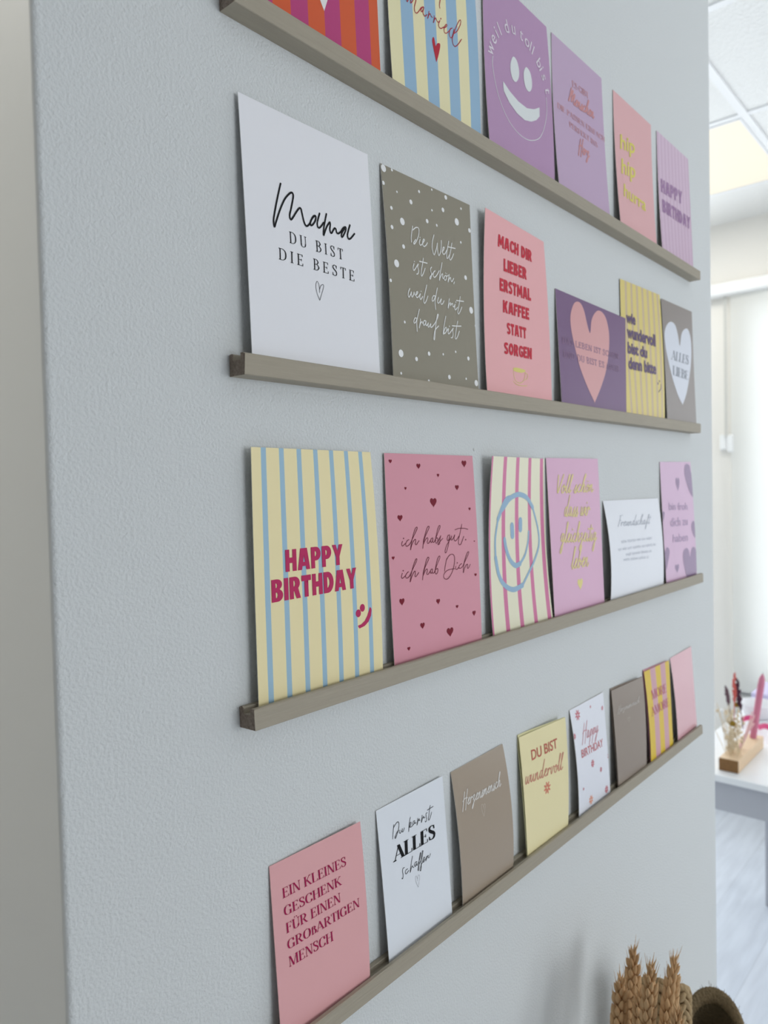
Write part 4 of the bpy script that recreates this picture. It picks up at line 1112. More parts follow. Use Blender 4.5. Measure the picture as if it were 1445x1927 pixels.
('yellow', 'lettering', 't', ['heavy', 'bist du', {'fit': 'x', 'off': 0.05}], [(12.3, 70.8), (61.7, 70.0), (12.8, 79.1)]),
('yellow', 'lettering', 't', ['heavy', 'denn bitte', {'fit': 'x', 'off': 0.05}], [(12.3, 53.9), (84.0, 53.3), (12.9, 62.6)]),
('yellow','motif','s',1.3,[(96.69,42.04),(95.78,37.16),(89.6,32.9)]),
('yellow','motif','dot',0,[(88.5,42.6),(1.5,1.2)]),
('yellow','motif','dot',0,[(92.8,45.6),(1.5,1.2)]),
('alles','motif','p',1,[(27.0,124.5),(13.1,118.7),(4.1,108.8),(3.4,97.6),(8.5,80.9),(22.6,56.2),(38.3,37.2),(54.2,25.5),(56.5,25.6),(72.7,41.0),(87.7,65.9),(96.8,90.6),(97.2,110.6),(90.6,121.7),(81.3,123.7),(68.3,118.7),(61.0,111.3),(54.5,98.2),(50.0,111.1),(41.5,122.5)]),
('alles', 'lettering', 't', ['serif_bold', 'ALLES', {}], [(22.0, 78.0), (83.3, 77.6), (25.4, 89.7)]),
('alles', 'lettering', 't', ['serif_bold', 'LIEBE', {}], [(24.9, 59.5), (80.8, 57.7), (26.4, 71.0)]),
('stripes','motif','s',4.4,[(35.13,113.13),(29.22,112.45),(23.25,108.19),(14.27,96.16)]),
('stripes','motif','s',4.4,[(52.31,37.38),(36.54,35.48),(22.96,40.69),(14.56,50.0),(10.09,64.71)]),
('stripes','motif','s',4.4,[(76.42,103.66),(65.35,112.46),(52.56,115.65),(43.71,115.24),(33.46,112.36),(24.49,106.14),(21.29,103.85)]),
('stripes','motif','s',4.4,[(25.15,78.75),(27.59,70.5),(33.49,61.09),(41.99,55.41),(50.39,56.29)]),
('stripes','motif','s',2.6,[(14.27,96.16),(10.02,80.55),(10.09,64.71)]),
('stripes','motif','s',2.6,[(52.31,37.38),(62.78,45.89),(76.52,57.35),(86.33,71.24),(84.89,86.07),(76.42,103.66)]),
('stripes','motif','s',2.6,[(50.39,56.29),(59.56,63.03),(65.71,73.53),(67.79,82.73)]),
('stripes','motif','s',6.2,[(38.01,89.37),(38.65,81.14)]),
('stripes','motif','s',6.2,[(52.99,93.18),(52.78,86.1)]),
('voll', 'lettering', 't', ['script', 'Voll schön', {'fit': 'x'}], [(16.6, 115.6), (92.4, 115.1), (17.0, 123.1)]),
('voll', 'lettering', 't', ['script', 'dass wir', {'fit': 'x'}], [(28.3, 93.4), (83.0, 91.8), (28.6, 102.0)]),
('voll', 'lettering', 't', ['script', 'gleichzeitig', {'fit': 'x'}], [(15.5, 69.4), (94.7, 65.5), (15.4, 77.7)]),
('voll', 'lettering', 't', ['script', 'leben', {'fit': 'x'}], [(36.5, 42.8), (73.9, 42.2), (36.9, 51.7)]),
('voll','motif','heart',0,[(53.5,26.2),(5.5,6.5)]),
('white', 'lettering', 't', ['script', 'Freundschaft', {'fit': 'x', 'thin': 1}], [(24.7, 77.5), (118.3, 76.1), (25.8, 82.3)]),
('white','lettering','fine',0,[(28.7,59.5),(116.1,58.4),(29.3,62.4)]),
('white','lettering','fine',0,[(19.5,52.0),(126.1,50.5),(20.0,54.9)]),
('white','lettering','fine',0,[(38.7,45.2),(113.7,43.8),(39.2,48.2)]),
('white','lettering','fine',0,[(31.2,40.2),(100.7,37.6),(31.6,43.1)]),
('pinkh','printed_hearts','p',1,[(70.3,38.6),(62.0,36.2),(58.7,29.6),(59.9,20.7),(65.3,7.1),(74.7,-8.1),(92.3,-10.3),(102.7,2.0),(107.3,14.2),(108.0,26.8),(103.9,35.2),(96.7,38.1),(88.7,34.8),(83.4,26.4),(80.0,34.6),(75.6,37.9)]),
('pinkh','printed_hearts','p',1,[(9.6,45.0),(15.2,41.2),(13.5,34.6),(7.8,26.0),(2.3,19.1),(-8.2,14.4),(-14.0,31.4),(-12.1,43.6),(-5.2,47.1),(-0.3,44.2),(2.2,39.8),(5.0,43.7)]),
('pinkh','printed_hearts','p',1,[(91.7,145.9),(84.0,143.3),(80.5,134.4),(84.6,123.8),(92.3,112.0),(101.0,104.6),(113.0,100.6),(130.3,109.2),(142.4,127.4),(137.8,141.3),(125.3,145.0),(113.8,141.4),(104.4,134.2),(101.3,143.2)]),
('pinkh','printed_hearts','p',1,[(100.3,71.5),(94.8,68.2),(93.8,62.0),(97.7,54.6),(103.4,50.1),(114.8,48.8),(121.4,59.3),(117.5,67.7),(112.6,68.9),(107.0,65.7),(104.7,70.3)]),
('pinkh','printed_hearts','p',1,[(1.9,88.8),(6.6,86.9),(4.6,82.0),(0.1,76.4),(-7.5,75.2),(-12.5,84.5),(-7.6,89.2),(-2.8,85.7)]),
('pinkh','printed_hearts','heart',0,[(36.8,16.2),(6.5,6.4)]),
('pinkh','printed_hearts','heart',0,[(54.5,120.0),(6.6,10.1)]),
('pinkh', 'lettering', 't', ['heavy', 'bin froh', {'fit': 'x', 'light': 1}], [(20.5, 89.6), (83.0, 87.1), (20.9, 95.4)]),
('pinkh', 'lettering', 't', ['heavy', 'dich zu', {'fit': 'x', 'light': 1}], [(23.1, 69.2), (81.1, 67.7), (23.0, 76.0)]),
('pinkh', 'lettering', 't', ['heavy', 'haben', {'fit': 'x', 'light': 1}], [(28.0, 49.4), (78.2, 47.6), (28.5, 55.7)]),
('klein', 'lettering', 't', ['serif', 'EIN KLEINES', {}], [(8.0, 82.3), (59.5, 81.8), (7.8, 88.1)]),
('klein', 'lettering', 't', ['serif', 'GESCHENK', {}], [(8.1, 71.7), (54.3, 71.7), (7.9, 77.3)]),
('klein', 'lettering', 't', ['serif', 'FÜR EINEN', {}], [(8.9, 61.4), (52.6, 61.6), (8.7, 67.2)]),
('klein', 'lettering', 't', ['serif', 'GROßARTIGEN', {}], [(8.9, 51.7), (68.5, 51.8), (8.7, 57.3)]),
('klein', 'lettering', 't', ['serif', 'MENSCH', {}], [(9.2, 41.4), (44.4, 40.9), (9.0, 47.4)]),
('herz', 'lettering', 't', ['script', 'Herzensmensch', {'fit': 'x'}], [(7.2, 75.0), (62.8, 74.0), (7.4, 79.7)]),
('herz','lettering','s',0.16,[(34.46,64.38),(34.12,67.3),(32.92,68.94),(31.77,67.78),(32.2,63.79),(33.78,59.02)]),
('herz','lettering','s',0.16,[(33.78,59.02),(35.66,62.55),(36.83,66.34),(36.73,67.96),(35.44,67.71),(34.67,66.06)]),
('dubist', 'lettering', 't', ['sans', 'DU BIST', {}], [(15.8, 80.9), (57.8, 81.0), (15.6, 89.5)]),
('dubist', 'handwriting', 't', ['script', 'wundervoll', {'fit': 'x', 'thin': 1}], [(3.2, 63.5), (68.6, 58.9), (2.6, 70.2)]),
('dubist','motif','flower',0,[(37.1,50.4),(5.9,5.8)]),
('hbw', 'handwriting', 't', ['script', 'Happy', {'fit': 'x', 'thin': 1}], [(15.7, 71.4), (55.1, 68.7), (16.5, 78.2)]),
('hbw', 'lettering', 't', ['sans', 'BIRTHDAY', {}], [(11.9, 55.7), (63.0, 52.0), (11.8, 63.3)]),
('hbw','motif','flower',0,[(13.9,96.7),(5.6,5.0)]),
('hbw','motif','flower',0,[(68.4,89.5),(2.7,2.4)]),
('hbw','motif','flower',0,[(42.4,97.5),(1.8,1.4)]),
('hbw','motif','flower',0,[(1.6,79.6),(3.7,2.5)]),
('hbw','motif','flower',0,[(76.1,37.8),(4.7,4.2)]),
('hbw','motif','flower',0,[(35.1,42.9),(4.7,3.5)]),
('hbw','motif','flower',0,[(53.7,30.7),(3.0,2.5)]),
('hbw','motif','flower',0,[(11.2,25.6),(1.7,1.5)]),
('hbw','motif','flower',0,[(64.4,6.6),(4.9,3.8)]),
('hbw','orange_flower','flower',0,[(27.1,9.1),(5.5,4.2)]),
('grey2', 'lettering', 't', ['script', 'Herzensmensch', {'fit': 'x'}], [(8.7, 77.9), (62.2, 78.0), (8.7, 80.7)]),
('grey2','lettering','heartline',0,[(33.5,65.5),(2.8,2.6)]),
('more', 'lettering', 't', ['serif_bold', 'MORE', {'T': 0.15}], [(13.9, 70.5), (60.9, 69.2), (12.3, 81.1)]),
('more', 'lettering', 't', ['serif_bold', 'AMORE', {'T': 0.15}], [(9.8, 52.3), (66.5, 51.3), (7.7, 62.6)]),
('esgibt', 'lettering', 't', ['serif', 'ES GIBT', {}], [(39.7, 113.2), (74.2, 114.3), (38.4, 118.9)]),
('esgibt', 'lettering', 't', ['script', 'Menschen', {'fit': 'x', 'bold': 1}], [(29.4, 95.9), (85.3, 98.3), (29.5, 102.2)]),
('esgibt', 'lettering', 't', ['serif', 'DIE PASSEN EINFACH', {}], [(7.6, 81.3), (107.1, 81.9), (7.4, 86.5)]),
('esgibt', 'lettering', 't', ['serif', 'PERFEKT INS', {}], [(29.5, 71.4), (88.5, 70.2), (29.0, 76.5)]),
('esgibt', 'lettering', 't', ['script', 'Herz', {'fit': 'x', 'bold': 1}], [(44.2, 52.7), (69.2, 53.6), (44.4, 58.9)]),
('hip', 'lettering', 't', ['heavy', 'hip', {'fit': 'x', 'off': 0.022}], [(13.4, 90.1), (53.6, 97.3), (14.6, 100.8)]),
('hip', 'lettering', 't', ['heavy', 'hip', {'fit': 'x', 'off': 0.022}], [(12.6, 63.4), (51.4, 69.4), (14.3, 74.6)]),
('hip', 'lettering', 't', ['heavy', 'hurra', {'fit': 'x', 'off': 0.022}], [(14.8, 39.5), (77.0, 39.5), (16.5, 49.0)]),
('hbpurple', 'lettering', 't', ['block', 'HAPPY', {}], [(7.0, 76.8), (76.2, 80.6), (8.2, 93.3)]),
('hbpurple', 'lettering', 't', ['block', 'BIRTHDAY', {}], [(8.5, 53.6), (100.8, 55.0), (9.2, 69.4)]),
('orange','motif','p',1,[(45.6,39.8),(46.9,34.5),(49.9,30.0),(53.4,24.4),(54.1,24.8),(58.8,36.1),(63.9,47.2),(65.3,54.7),(61.9,56.0),(56.7,50.3),(54.6,44.4),(52.8,48.3),(48.6,48.0)])]

# ------------------------------------------------------------------ the cards
THICK = 0.00045


def card_surface(p, w, h, row):
    x, th, a, b_, c, d, bl, br_ = p
    s, co = math.sin(th), math.cos(th)
    z0 = ROWZ[row] - GD + abs(s) * w / 2 + 0.00008

    def f(u, v, off=0.0):
        U, V = u / w, v / h
        y = (c * (1 - U) + d * U) * (1 - V) + (a * (1 - U) + b_ * U) * V + (bl * (1 - U) + br_ * U) * 4 * V * (1 - V)
        u0 = u - w / 2
        return Vector((x + w / 2 + u0 * co - v * s, -y - off, z0 + u0 * s + v * co))
    return f


def sheet(f, w, h, cols, nv=20, off0=0.0, thick=THICK):
    """paper sheet; cols = [(u0,u1,material index)] in metres; material 0 is the bare paper of back and edges"""
    bm = bmesh.new()
    us = []
    for u0, u1, mi in cols:
        n_ = max(1, int((u1 - u0) / 0.009))
        for k in range(n_):
            us.append((u0 + (u1 - u0) * k / n_, mi))
    ue = [u for u, mi in us] + [w]
    F = [[bm.verts.new(f(u, h * j / nv, off0)) for j in range(nv + 1)] for u in ue]
    B = [[bm.verts.new(f(u, h * j / nv, off0 - thick)) for j in range(nv + 1)] for u in ue]
    nu = len(us)
    for i in range(nu):
        for j in range(nv):
            q = bm.faces.new((F[i][j], F[i + 1][j], F[i + 1][j + 1], F[i][j + 1]))
            q.material_index = us[i][1]
            q.smooth = True
            q = bm.faces.new((B[i][j], B[i][j + 1], B[i + 1][j + 1], B[i + 1][j]))
            q.smooth = True
    for j in range(nv):
        bm.faces.new((F[0][j], F[0][j + 1], B[0][j + 1], B[0][j]))
        bm.faces.new((F[nu][j], B[nu][j], B[nu][j + 1], F[nu][j + 1]))
    for i in range(nu):
        bm.faces.new((F[i][0], B[i][0], B[i + 1][0], F[i + 1][0]))
        bm.faces.new((F[i][nv], F[i + 1][nv], B[i + 1][nv], B[i][nv]))
    for e in bm.edges:
        if len(e.link_faces) == 2 and e.link_faces[0].smooth != e.link_faces[1].smooth:
            e.smooth = False
    return bm


def print_mesh(polys, f, w, h, off):
    """flat printed shapes (mm) clipped to the card, cut fine enough to follow its curve"""
    bm = bmesh.new()
    for i_, (outer, holes) in enumerate(polys):
        if len(outer) < 3:
            continue
        zl = (i_ % 60) * 1.5e-3      # mm: overlapping strokes lie on one another like layers of ink
        loops = [[Vector((p[0], p[1], zl)) for p in outer]] + [[Vector((p[0], p[1], zl)) for p in hh] for hh in holes]
        flat = [v for lp in loops for v in lp]
        if len(outer) == 4 and not holes:
            tris = None
        else:
            tris = tessellate_polygon(loops)
        vs = [bm.verts.new(v) for v in flat]
        if tris is None:
            try:
                bm.faces.new(vs)
            except ValueError:
                pass
        else:
            for t_ in tris:
                try:
                    bm.faces.new([vs[i] for i in t_])
                except ValueError:
                    pass
    W, H_ = w * 1000 - 0.15, h * 1000 - 0.15
    for co, no_ in (((0.15, 0, 0), (-1, 0, 0)), ((W, 0, 0), (1, 0, 0)), ((0, 0.15, 0), (0, -1, 0)), ((0, H_, 0), (0, 1, 0))):
        bmesh.ops.bisect_plane(bm, geom=bm.verts[:] + bm.edges[:] + bm.faces[:], dist=1e-6, plane_co=co, plane_no=no_, clear_outer=True)
    for it in range(4):
        es = [e for e in bm.edges if e.calc_length() > 7.0]
        if not es:
            break
        bmesh.ops.subdivide_edges(bm, edges=es, cuts=1)
        bmesh.ops.triangulate(bm, faces=[fc for fc in bm.faces if len(fc.verts) > 4])
    for v in bm.verts:
        v.co = f(v.co.x / 1000, v.co.y / 1000, off + v.co.z / 1000)
    for fc in bm.faces:
        fc.smooth = True
        if fc.normal.y > 0:
            fc.normal_flip()
    bm.normal_update()
    for fc in bm.faces:
        if fc.normal.y > 0:
            fc.normal_flip()
    return bm


def even(w, n, c0, c1, first=0):
    """n equal stripes across"""
    return [(w * k / n, w * (k + 1) / n, (c0, c1)[(k + first) % 2]) for k in range(n)]


def bars(w, edges, base, bar):
    """narrow bars (mm pairs) on a base colour"""
    out, cur = [], 0.0
    for a, c in edges:
        a, c = a / 1000, min(c / 1000, w)
        if a > cur + 1e-5:
            out.append((cur, a, base))
        out.append((max(a, 0), c, bar))
        cur = c
    if cur < w - 1e-5:
        out.append((cur, w, base))
    return out


G1, G2, G3, G4 = 'postcards on the top ledge', 'postcards on the second ledge', 'postcards on the third ledge', 'small cards on the lowest ledge'
# name: label, sheet colours, roughness, {part: ink colour}, stripes
INFO = {
 'orange': ('orange and magenta striped postcard with a white heart, cut off by the top edge', [(216, 92, 48), (186, 62, 122)], .5, {'motif': (236, 234, 232)}, None),
 'married': ('blue and cream striped postcard reading Married in red with a red heart', [(236, 228, 184), (152, 186, 212)], .5, {'lettering': (176, 44, 62), 'motif': (186, 40, 60)}, None),
 'smile': ('purple postcard with a white smiley face and the words weil du toll bist', [(186, 150, 186)], .6, {'lettering': (232, 222, 232), 'motif': (228, 232, 232)}, None),
 'esgibt': ('lilac postcard with small salmon lettering ES GIBT Menschen, beside the purple smiley card', [(196, 170, 198)], .52, {'lettering': (208, 148, 150)}, None),
 'hip': ('pink postcard with yellow words hip hip hurra', [(228, 178, 180)], .48, {'lettering': (226, 214, 108)}, None),
 'hbpurple': ('pale lilac striped postcard reading HAPPY BIRTHDAY in purple', [(206, 174, 198), (216, 188, 210)], .32, {'lettering': (152, 104, 156)}, None),
 'mama': ('white postcard reading Mama du bist die Beste in black', [(238, 238, 242)], .5, {'lettering': (8, 10, 16)}, None),
 'welt': ('taupe postcard with white dots reading Die Welt ist schön', [(146, 140, 124)], .5, {'lettering': (236, 236, 234), 'printed_dots': (242, 242, 242)}, None),
 'mach': ('pink postcard with red block letters MACH DIR LIEBER ERSTMAL KAFFEE STATT SORGEN', [(240, 180, 182)], .5, {'lettering': (204, 50, 68), 'cup_print': (228, 214, 130)}, None),
 'purple': ('landscape dark purple postcard with a big pink heart', [(120, 88, 128)], .44, {'motif': (222, 164, 164), 'lettering': (142, 108, 140)}, None),
 'yellow': ('yellow striped postcard reading wie wundervoll bist du denn bitte in purple', [(228, 208, 122), (206, 184, 150)], .42, {'lettering': (92, 66, 108), 'motif': (98, 70, 112)}, None),
 'alles': ('taupe postcard with a pale heart reading ALLES LIEBE', [(142, 132, 126)], .4, {'motif': (218, 222, 232), 'lettering': (128, 134, 146)}, None),
 'hb': ('cream and blue striped postcard reading HAPPY BIRTHDAY in pink-red capitals', [(243, 229, 180), (160, 193, 213)], .5, {'lettering': (190, 48, 98), 'motif': (190, 48, 98)}, None),
 'hearts': ('pink postcard with dark red hearts reading ich habs gut ich hab Dich', [(222, 154, 168)], .48, {'lettering': (104, 22, 46), 'printed_hearts': (124, 16, 40)}, None),
 'stripes': ('bent cream and pink striped postcard with a hand-painted blue smiley', [(236, 232, 204), (212, 112, 156)], .45, {'motif': (158, 188, 212)}, None),
 'voll': ('plain lilac-pink postcard with yellow handwriting Voll schön dass wir gleichzeitig leben', [(224, 176, 204)], .40, {'lettering': (228, 208, 138), 'motif': (230, 214, 128)}, None),
 'white': ('curved white landscape card headed Freundschaft, standing low on the third ledge', [(234, 236, 242)], .36, {'lettering': (184, 190, 200)}, None),
 'pinkh': ('lilac-pink postcard with purple hearts at the right end of the third ledge', [(214, 176, 206)], .34, {'printed_hearts': (140, 108, 148), 'lettering': (176, 146, 182)}, None),
 'klein': ('pink small card with magenta serif capitals EIN KLEINES GESCHENK, leftmost on the lowest ledge', [(230, 172, 174)], .5, {'lettering': (162, 14, 76)}, None),
 'kannst': ('white small card reading Du kannst ALLES schaffen in black', [(232, 236, 242)], .5, {'lettering': (6, 6, 10)}, None),
 'herz': ('taupe small card with clear white handwriting Herzensmensch, next to the white ALLES card', [(168, 152, 134)], .33, {'lettering': (226, 222, 216)}, None),
 'dubist': ('folded cream-yellow small card reading DU BIST wundervoll', [(242, 230, 180)], .4, {'lettering': (196, 96, 78), 'handwriting': (216, 142, 122), 'motif': (222, 132, 104)}, None),
 'hbw': ('white small card with little red flowers reading Happy BIRTHDAY', [(234, 236, 244)], .36, {'lettering': (208, 112, 118), 'handwriting': (218, 146, 156), 'motif': (208, 112, 124), 'orange_flower': (240, 160, 128)}, None),
 'grey2': ('folded grey-taupe small card with faint writing, beside the yellow and pink striped one', [(150, 136, 124)], .36, {'lettering': (206, 199, 192)}, None),
 'more': ('folded yellow and pink striped small card reading MORE AMORE', [(224, 190, 34), (208, 158, 168)], .42, {'lettering': (190, 80, 108)}, None),
 'pink': ('blank pink small card at the right end of the lowest ledge', [(222, 170, 178)], .26, {}, None),
}
GROUPS = {1: G1, 2: G2, 3: G3, 4: G4}
HB = [(7.1, 11.0), (21.1, 24.9), (35.4, 39.2), (49.6, 53.4), (63.8, 67.6), (77.9, 81.7), (92.0, 95.8)]
ST = [(0.0, 2.2), (20.4, 26.4), (43.4, 49.6), (67.1, 73.1), (91.0, 97.8)]
YE = [(11.1, 16.1), (25.4, 30.4), (39.6, 44.8), (54.2, 59.4), (68.7, 74.0), (83.0, 88.2), (96.6, 101.6)]
PALE_PAPER = {'hb': (240, 238, 222), 'mama': (246, 246, 248), 'kannst': (244, 244, 246), 'klein': (232, 190, 190), 'dubist': (236, 230, 184), 'more': (206, 150, 162), 'grey2': (150, 136, 124)}
cards_by = {}
for name, row, w, h, prm in CARDS:
    w, h = w / 1000, h / 1000
    lab, cols, rough, inks, _ = INFO[name]
    f = card_surface(prm, w, h, row)
    folded = name in ('dubist', 'grey2', 'more')
    if folded:
        f0 = f
        f = lambda u, v, off=0.0, f0=f0: f0(u, v, off + 0.0012)
    ms = [mat('paper_edge_' + name, PALE_PAPER.get(name, (226, 220, 214)), .7, .3)]
    for i, cc in enumerate(cols):
        ms.append(mat('printed_card_%s_%d' % (name, i), cc, rough, .28 if rough >= .48 else .5, bump=(700, 2, .06, .0004)))
    if name == 'orange':
        e = [w * k / 7.45 + 0.0116 - w / 7.45 for k in range(0, 9)]
        st = [(max(e[k], 0), min(e[k + 1], w), (2, 1)[k % 2]) for k in range(8) if min(e[k + 1], w) - max(e[k], 0) > 1e-4]
        st[0] = (0, st[0][1], st[0][2])
        st[-1] = (st[-1][0], w, st[-1][2])
    elif name == 'married':
        st = even(w, 8, 1, 2)
    elif name == 'hb':
        st = bars(w, HB, 1, 2)
    elif name == 'stripes':
        st = bars(w, ST, 1, 2)
    elif name == 'yellow':
        st = bars(w, YE, 1, 2)
    elif name == 'more':
        st = bars(w, [(16.6, 31.6), (46.4, 61.4)], 1, 2)
    elif name == 'hbpurple':
        st = even(w, 19, 1, 2)
    else:
        st = [(0, w, 1)]
    base = f(w / 2, 0)
    o = obj('postcard' if row < 4 else 'small_card', sheet(f, w, h, st), ms, loc=base)
    tag(o, lab, 'card', GROUPS[row])
    cards_by[name] = (o, f, w, h, ms)
    if folded:
        # the rear leaf of a folded card, hinged along the right edge and gaping a little at the left
        def g(u, v, off=0.0, f0=f0, w=w, h=h):
            p = f0(u, v, off + 0.0004 - 0.0016 * (1 - u / w) * v / h)
            p.y = min(p.y, -0.0009 - off)
            p.z += 0.0018 * (1 - u / w)
            return p
        obj('rear_leaf', sheet(g, w, h, [(0, w, 0)]), [ms[0]], o)

flower_rnd = random.Random(2)
jobs = {}
for name, part, kind, a, pts in PRINTS:
    L = jobs.setdefault((name, part), [])
    if kind == 's':
        L += [([(q.x, q.y) for q in poly], []) for poly in ribbon(catmull(pts, 5), a)]
    elif kind == 'p':
        P = catmull(pts, 5, closed=True) if a else [Vector(p) for p in pts]
        L.append(([(q.x, q.y) for q in P], []))
    elif kind == 't':
        L += text_polys(a[0], a[1], pts, a[2])
    elif kind in ('dot', 'heart', 'flower', 'heartline'):
        (cx, cy), (rx, ry) = pts
        if kind == 'dot':
            r = (rx + ry) / 2 if name not in ('hb',) else None
            sx, sy = (r, r) if r else (rx, ry)
            L.append(([(cx + sx * math.cos(2 * PI * k / 20), cy + sy * math.sin(2 * PI * k / 20)) for k in range(20)], []))
        elif kind == 'heart':
            L.append((heart_poly(cx, cy, rx, ry), []))
        elif kind == 'heartline':
            hp = [Vector(p) for p in heart_poly(cx, cy, rx, ry)]
            L += [([(q.x, q.y) for q in poly], []) for poly in ribbon(hp + [hp[0]], .25)]
        else:
            R = (rx + ry) / 2
            for k in range(8):
                an = 2 * PI * k / 8 + .2
                ca, sa = math.cos(an), math.sin(an)
                petal = [(cx + R * (.58 + .42 * math.cos(b_)) * ca - R * .17 * math.sin(b_) * sa, cy + R * (.58 + .42 * math.cos(b_)) * sa + R * .17 * math.sin(b_) * ca) for b_ in [2 * PI * i / 10 for i in range(10)]]
                L.append((petal, []))
    elif kind == 'fine':
        # rows of text too small to read: short uneven marks
        bl, br_, tl = (Vector(p) for p in pts)
        d = br_ - bl
        hh = (tl - bl).length
        x = 0.0
        rr = random.Random(int(bl.y * 10))
        while x < d.length - 1.5:
            n_ = rr.randint(3, 8)
            for k in range(n_):
                if x > d.length - 1.2:
                    break
                p = bl + d.normalized() * x
                up = Vector((0, hh * rr.uniform(.75, 1)))
                for dx in (0, 1.5):
                    L.append(([(p.x + dx, p.y), (p.x + dx + .35, p.y), (p.x + dx + .35, p.y + up.y), (p.x + dx, p.y + up.y)], []))
                yb = p.y + up.y * rr.choice((0, .45, .8))
                L.append(([(p.x, yb), (p.x + 1.8, yb), (p.x + 1.8, yb + .35), (p.x, yb + .35)], []))
                x += 2.9
            x += 2.4
    elif kind == 'arc':
        # words on a circle: centre and radius from the drawn arc, each letter on its own base point
        A, B_, C_ = Vector(pts[14]), Vector(pts[15]), Vector(pts[16])
        D = 2 * (A.x * (B_.y - C_.y) + B_.x * (C_.y - A.y) + C_.x * (A.y - B_.y))
        ux = (A.length_squared * (B_.y - C_.y) + B_.length_squared * (C_.y - A.y) + C_.length_squared * (A.y - B_.y)) / D
        uy = (A.length_squared * (C_.x - B_.x) + B_.length_squared * (A.x - C_.x) + C_.length_squared * (B_.x - A.x)) / D
        cen = Vector((ux, uy))
        R = (A - cen).length
        letters = a[0].replace(' ', '')
        angs = [math.atan2(Vector(p).y - cen.y, Vector(p).x - cen.x) for p in pts[:14]]
        for ch, an in zip(letters, angs):
            gp = sans_text(ch, .002)
            x0, x1, y0, y1 = extent(gp)
            s_ = 15.0
            up = Vector((math.cos(an), math.sin(an)))
            rt = Vector((up.y, -up.x))
            mid = (x0 + x1) / 2
            for o_, hh in gp:
                L.append(([tuple(cen + up * (R + p[1] * s_) + rt * ((p[0] - mid) * s_)) for p in o_], []))
ORDER = {'handwriting': 1, 'motif': 0, 'printed_hearts': 0, 'printed_dots': 0, 'orange_flower': 0, 'cup_print': 0, 'lettering': 1}
PLAB = {('orange', 'motif'): 'white printed heart', ('purple', 'motif'): 'big pink printed heart', ('alles', 'motif'): 'pale printed heart'}
for (name, part), polys in jobs.items():
    o, f, w, h, ms = cards_by[name]
    ink = INFO[name][3][part]
    off = 0.00012 + 0.00010 * ORDER[part]
    mm = mat('ink_%s_%s' % (name, part), ink, INFO[name][2], .15 if INFO[name][2] >= .45 else .5)
    bm = print_mesh(polys, f, w, h, off)
    pn = part
    if part == 'motif':
        pn = {'orange': 'heart_print', 'married': 'heart_print', 'purple': 'heart_print', 'alles': 'heart_print', 'voll': 'heart_print', 'dubist': 'flower_print', 'hbw': 'flower_pattern'}.get(name, 'smiley_print')
    elif part == 'orange_flower':
        pn = 'orange_flower_print'
    elif part == 'printed_hearts':
        pn = 'heart_pattern'
    elif part == 'printed_dots':
        pn = 'dot_pattern'
    me = bpy.data.meshes.new(pn)
    base = Vector(o.location)
    for v in bm.verts:
        v.co -= base
    bm.to_mesh(me)
    bm.free()
    me.materials.append(mm)
    c = link(pn, me, o)

# ------------------------------------------------------------------ white table in the room beyond
M_TABLE = mat('white_table_laminate', (240, 242, 245), 0.3, 0.5)
M_APRON = mat('pale_grey_table_frame', (186, 188, 196), 0.45, 0.4)
t = empty('table', (2.18, -0.25, 0))
TX0, TX1, TY0, TY1 = 1.730, 2.66, -0.86, 0.362
bm = bmesh.new()
box(bm, TX0, TX1, TY0, TY1, 0.742, 0.760, bevel=0.002)
obj('tabletop', bm, M_TABLE, t)
bm = bmesh.new()
box(bm, TX0 + 0.022, TX0 + 0.042, TY0 + 0.05, TY1 - 0.05, 0.662, 0.742)
box(bm, TX1 - 0.042, TX1 - 0.022, TY0 + 0.05, TY1 - 0.05, 0.662, 0.742)
box(bm, TX0 + 0.04, TX1 - 0.04, TY0 + 0.022, TY0 + 0.042, 0.662, 0.742)
box(bm, TX0 + 0.04, TX1 - 0.04, TY1 - 0.042, TY1 - 0.022, 0.662, 0.742)
obj('apron', bm, M_APRON, t)
for x in (TX0 + 0.045, TX1 - 0.045):
    for y in (TY0 + 0.045, TY1 - 0.031):
        bm = bmesh.new()
        box(bm, x - 0.025, x + 0.025, y - 0.025, y + 0.025, 0, 0.742, bevel=0.003)
        obj('leg', bm, M_APRON, t)
tag(t, 'white table in the bright room beyond the end of the card wall', 'table')

# wooden block holding dried flowers, a candle stands in it
M_OAK = mat('pale_wood_block', (226, 198, 164), 0.5, 0.4, var=(40, 0.12, (1, 14, 14)))
M_OAKE = mat('brown_wood_end_grain', (132, 96, 58), 0.6, 0.3, var=(120, 0.25, (1, 1, 3)))
BX0, BX1, BY0, BY1, BZ0, BZ1 = 1.766, 2.006, 0.214, 0.261, 0.760, 0.792
bm = bmesh.new()
box(bm, BX0, BX1, BY0, BY1, BZ0, BZ1, bevel=0.0012)
for fc in bm.faces:
    c_ = fc.calc_center_median()
    if c_.x < BX0 + 0.0015:
        fc.material_index = 1
blk_o = obj('wooden_block', bm, [M_OAK, M_OAKE], loc=((BX0 + BX1) / 2, (BY0 + BY1) / 2, BZ0))
tag(blk_o, 'pale wooden block with a brown end on the white table, under the pink candle', 'candle holder')

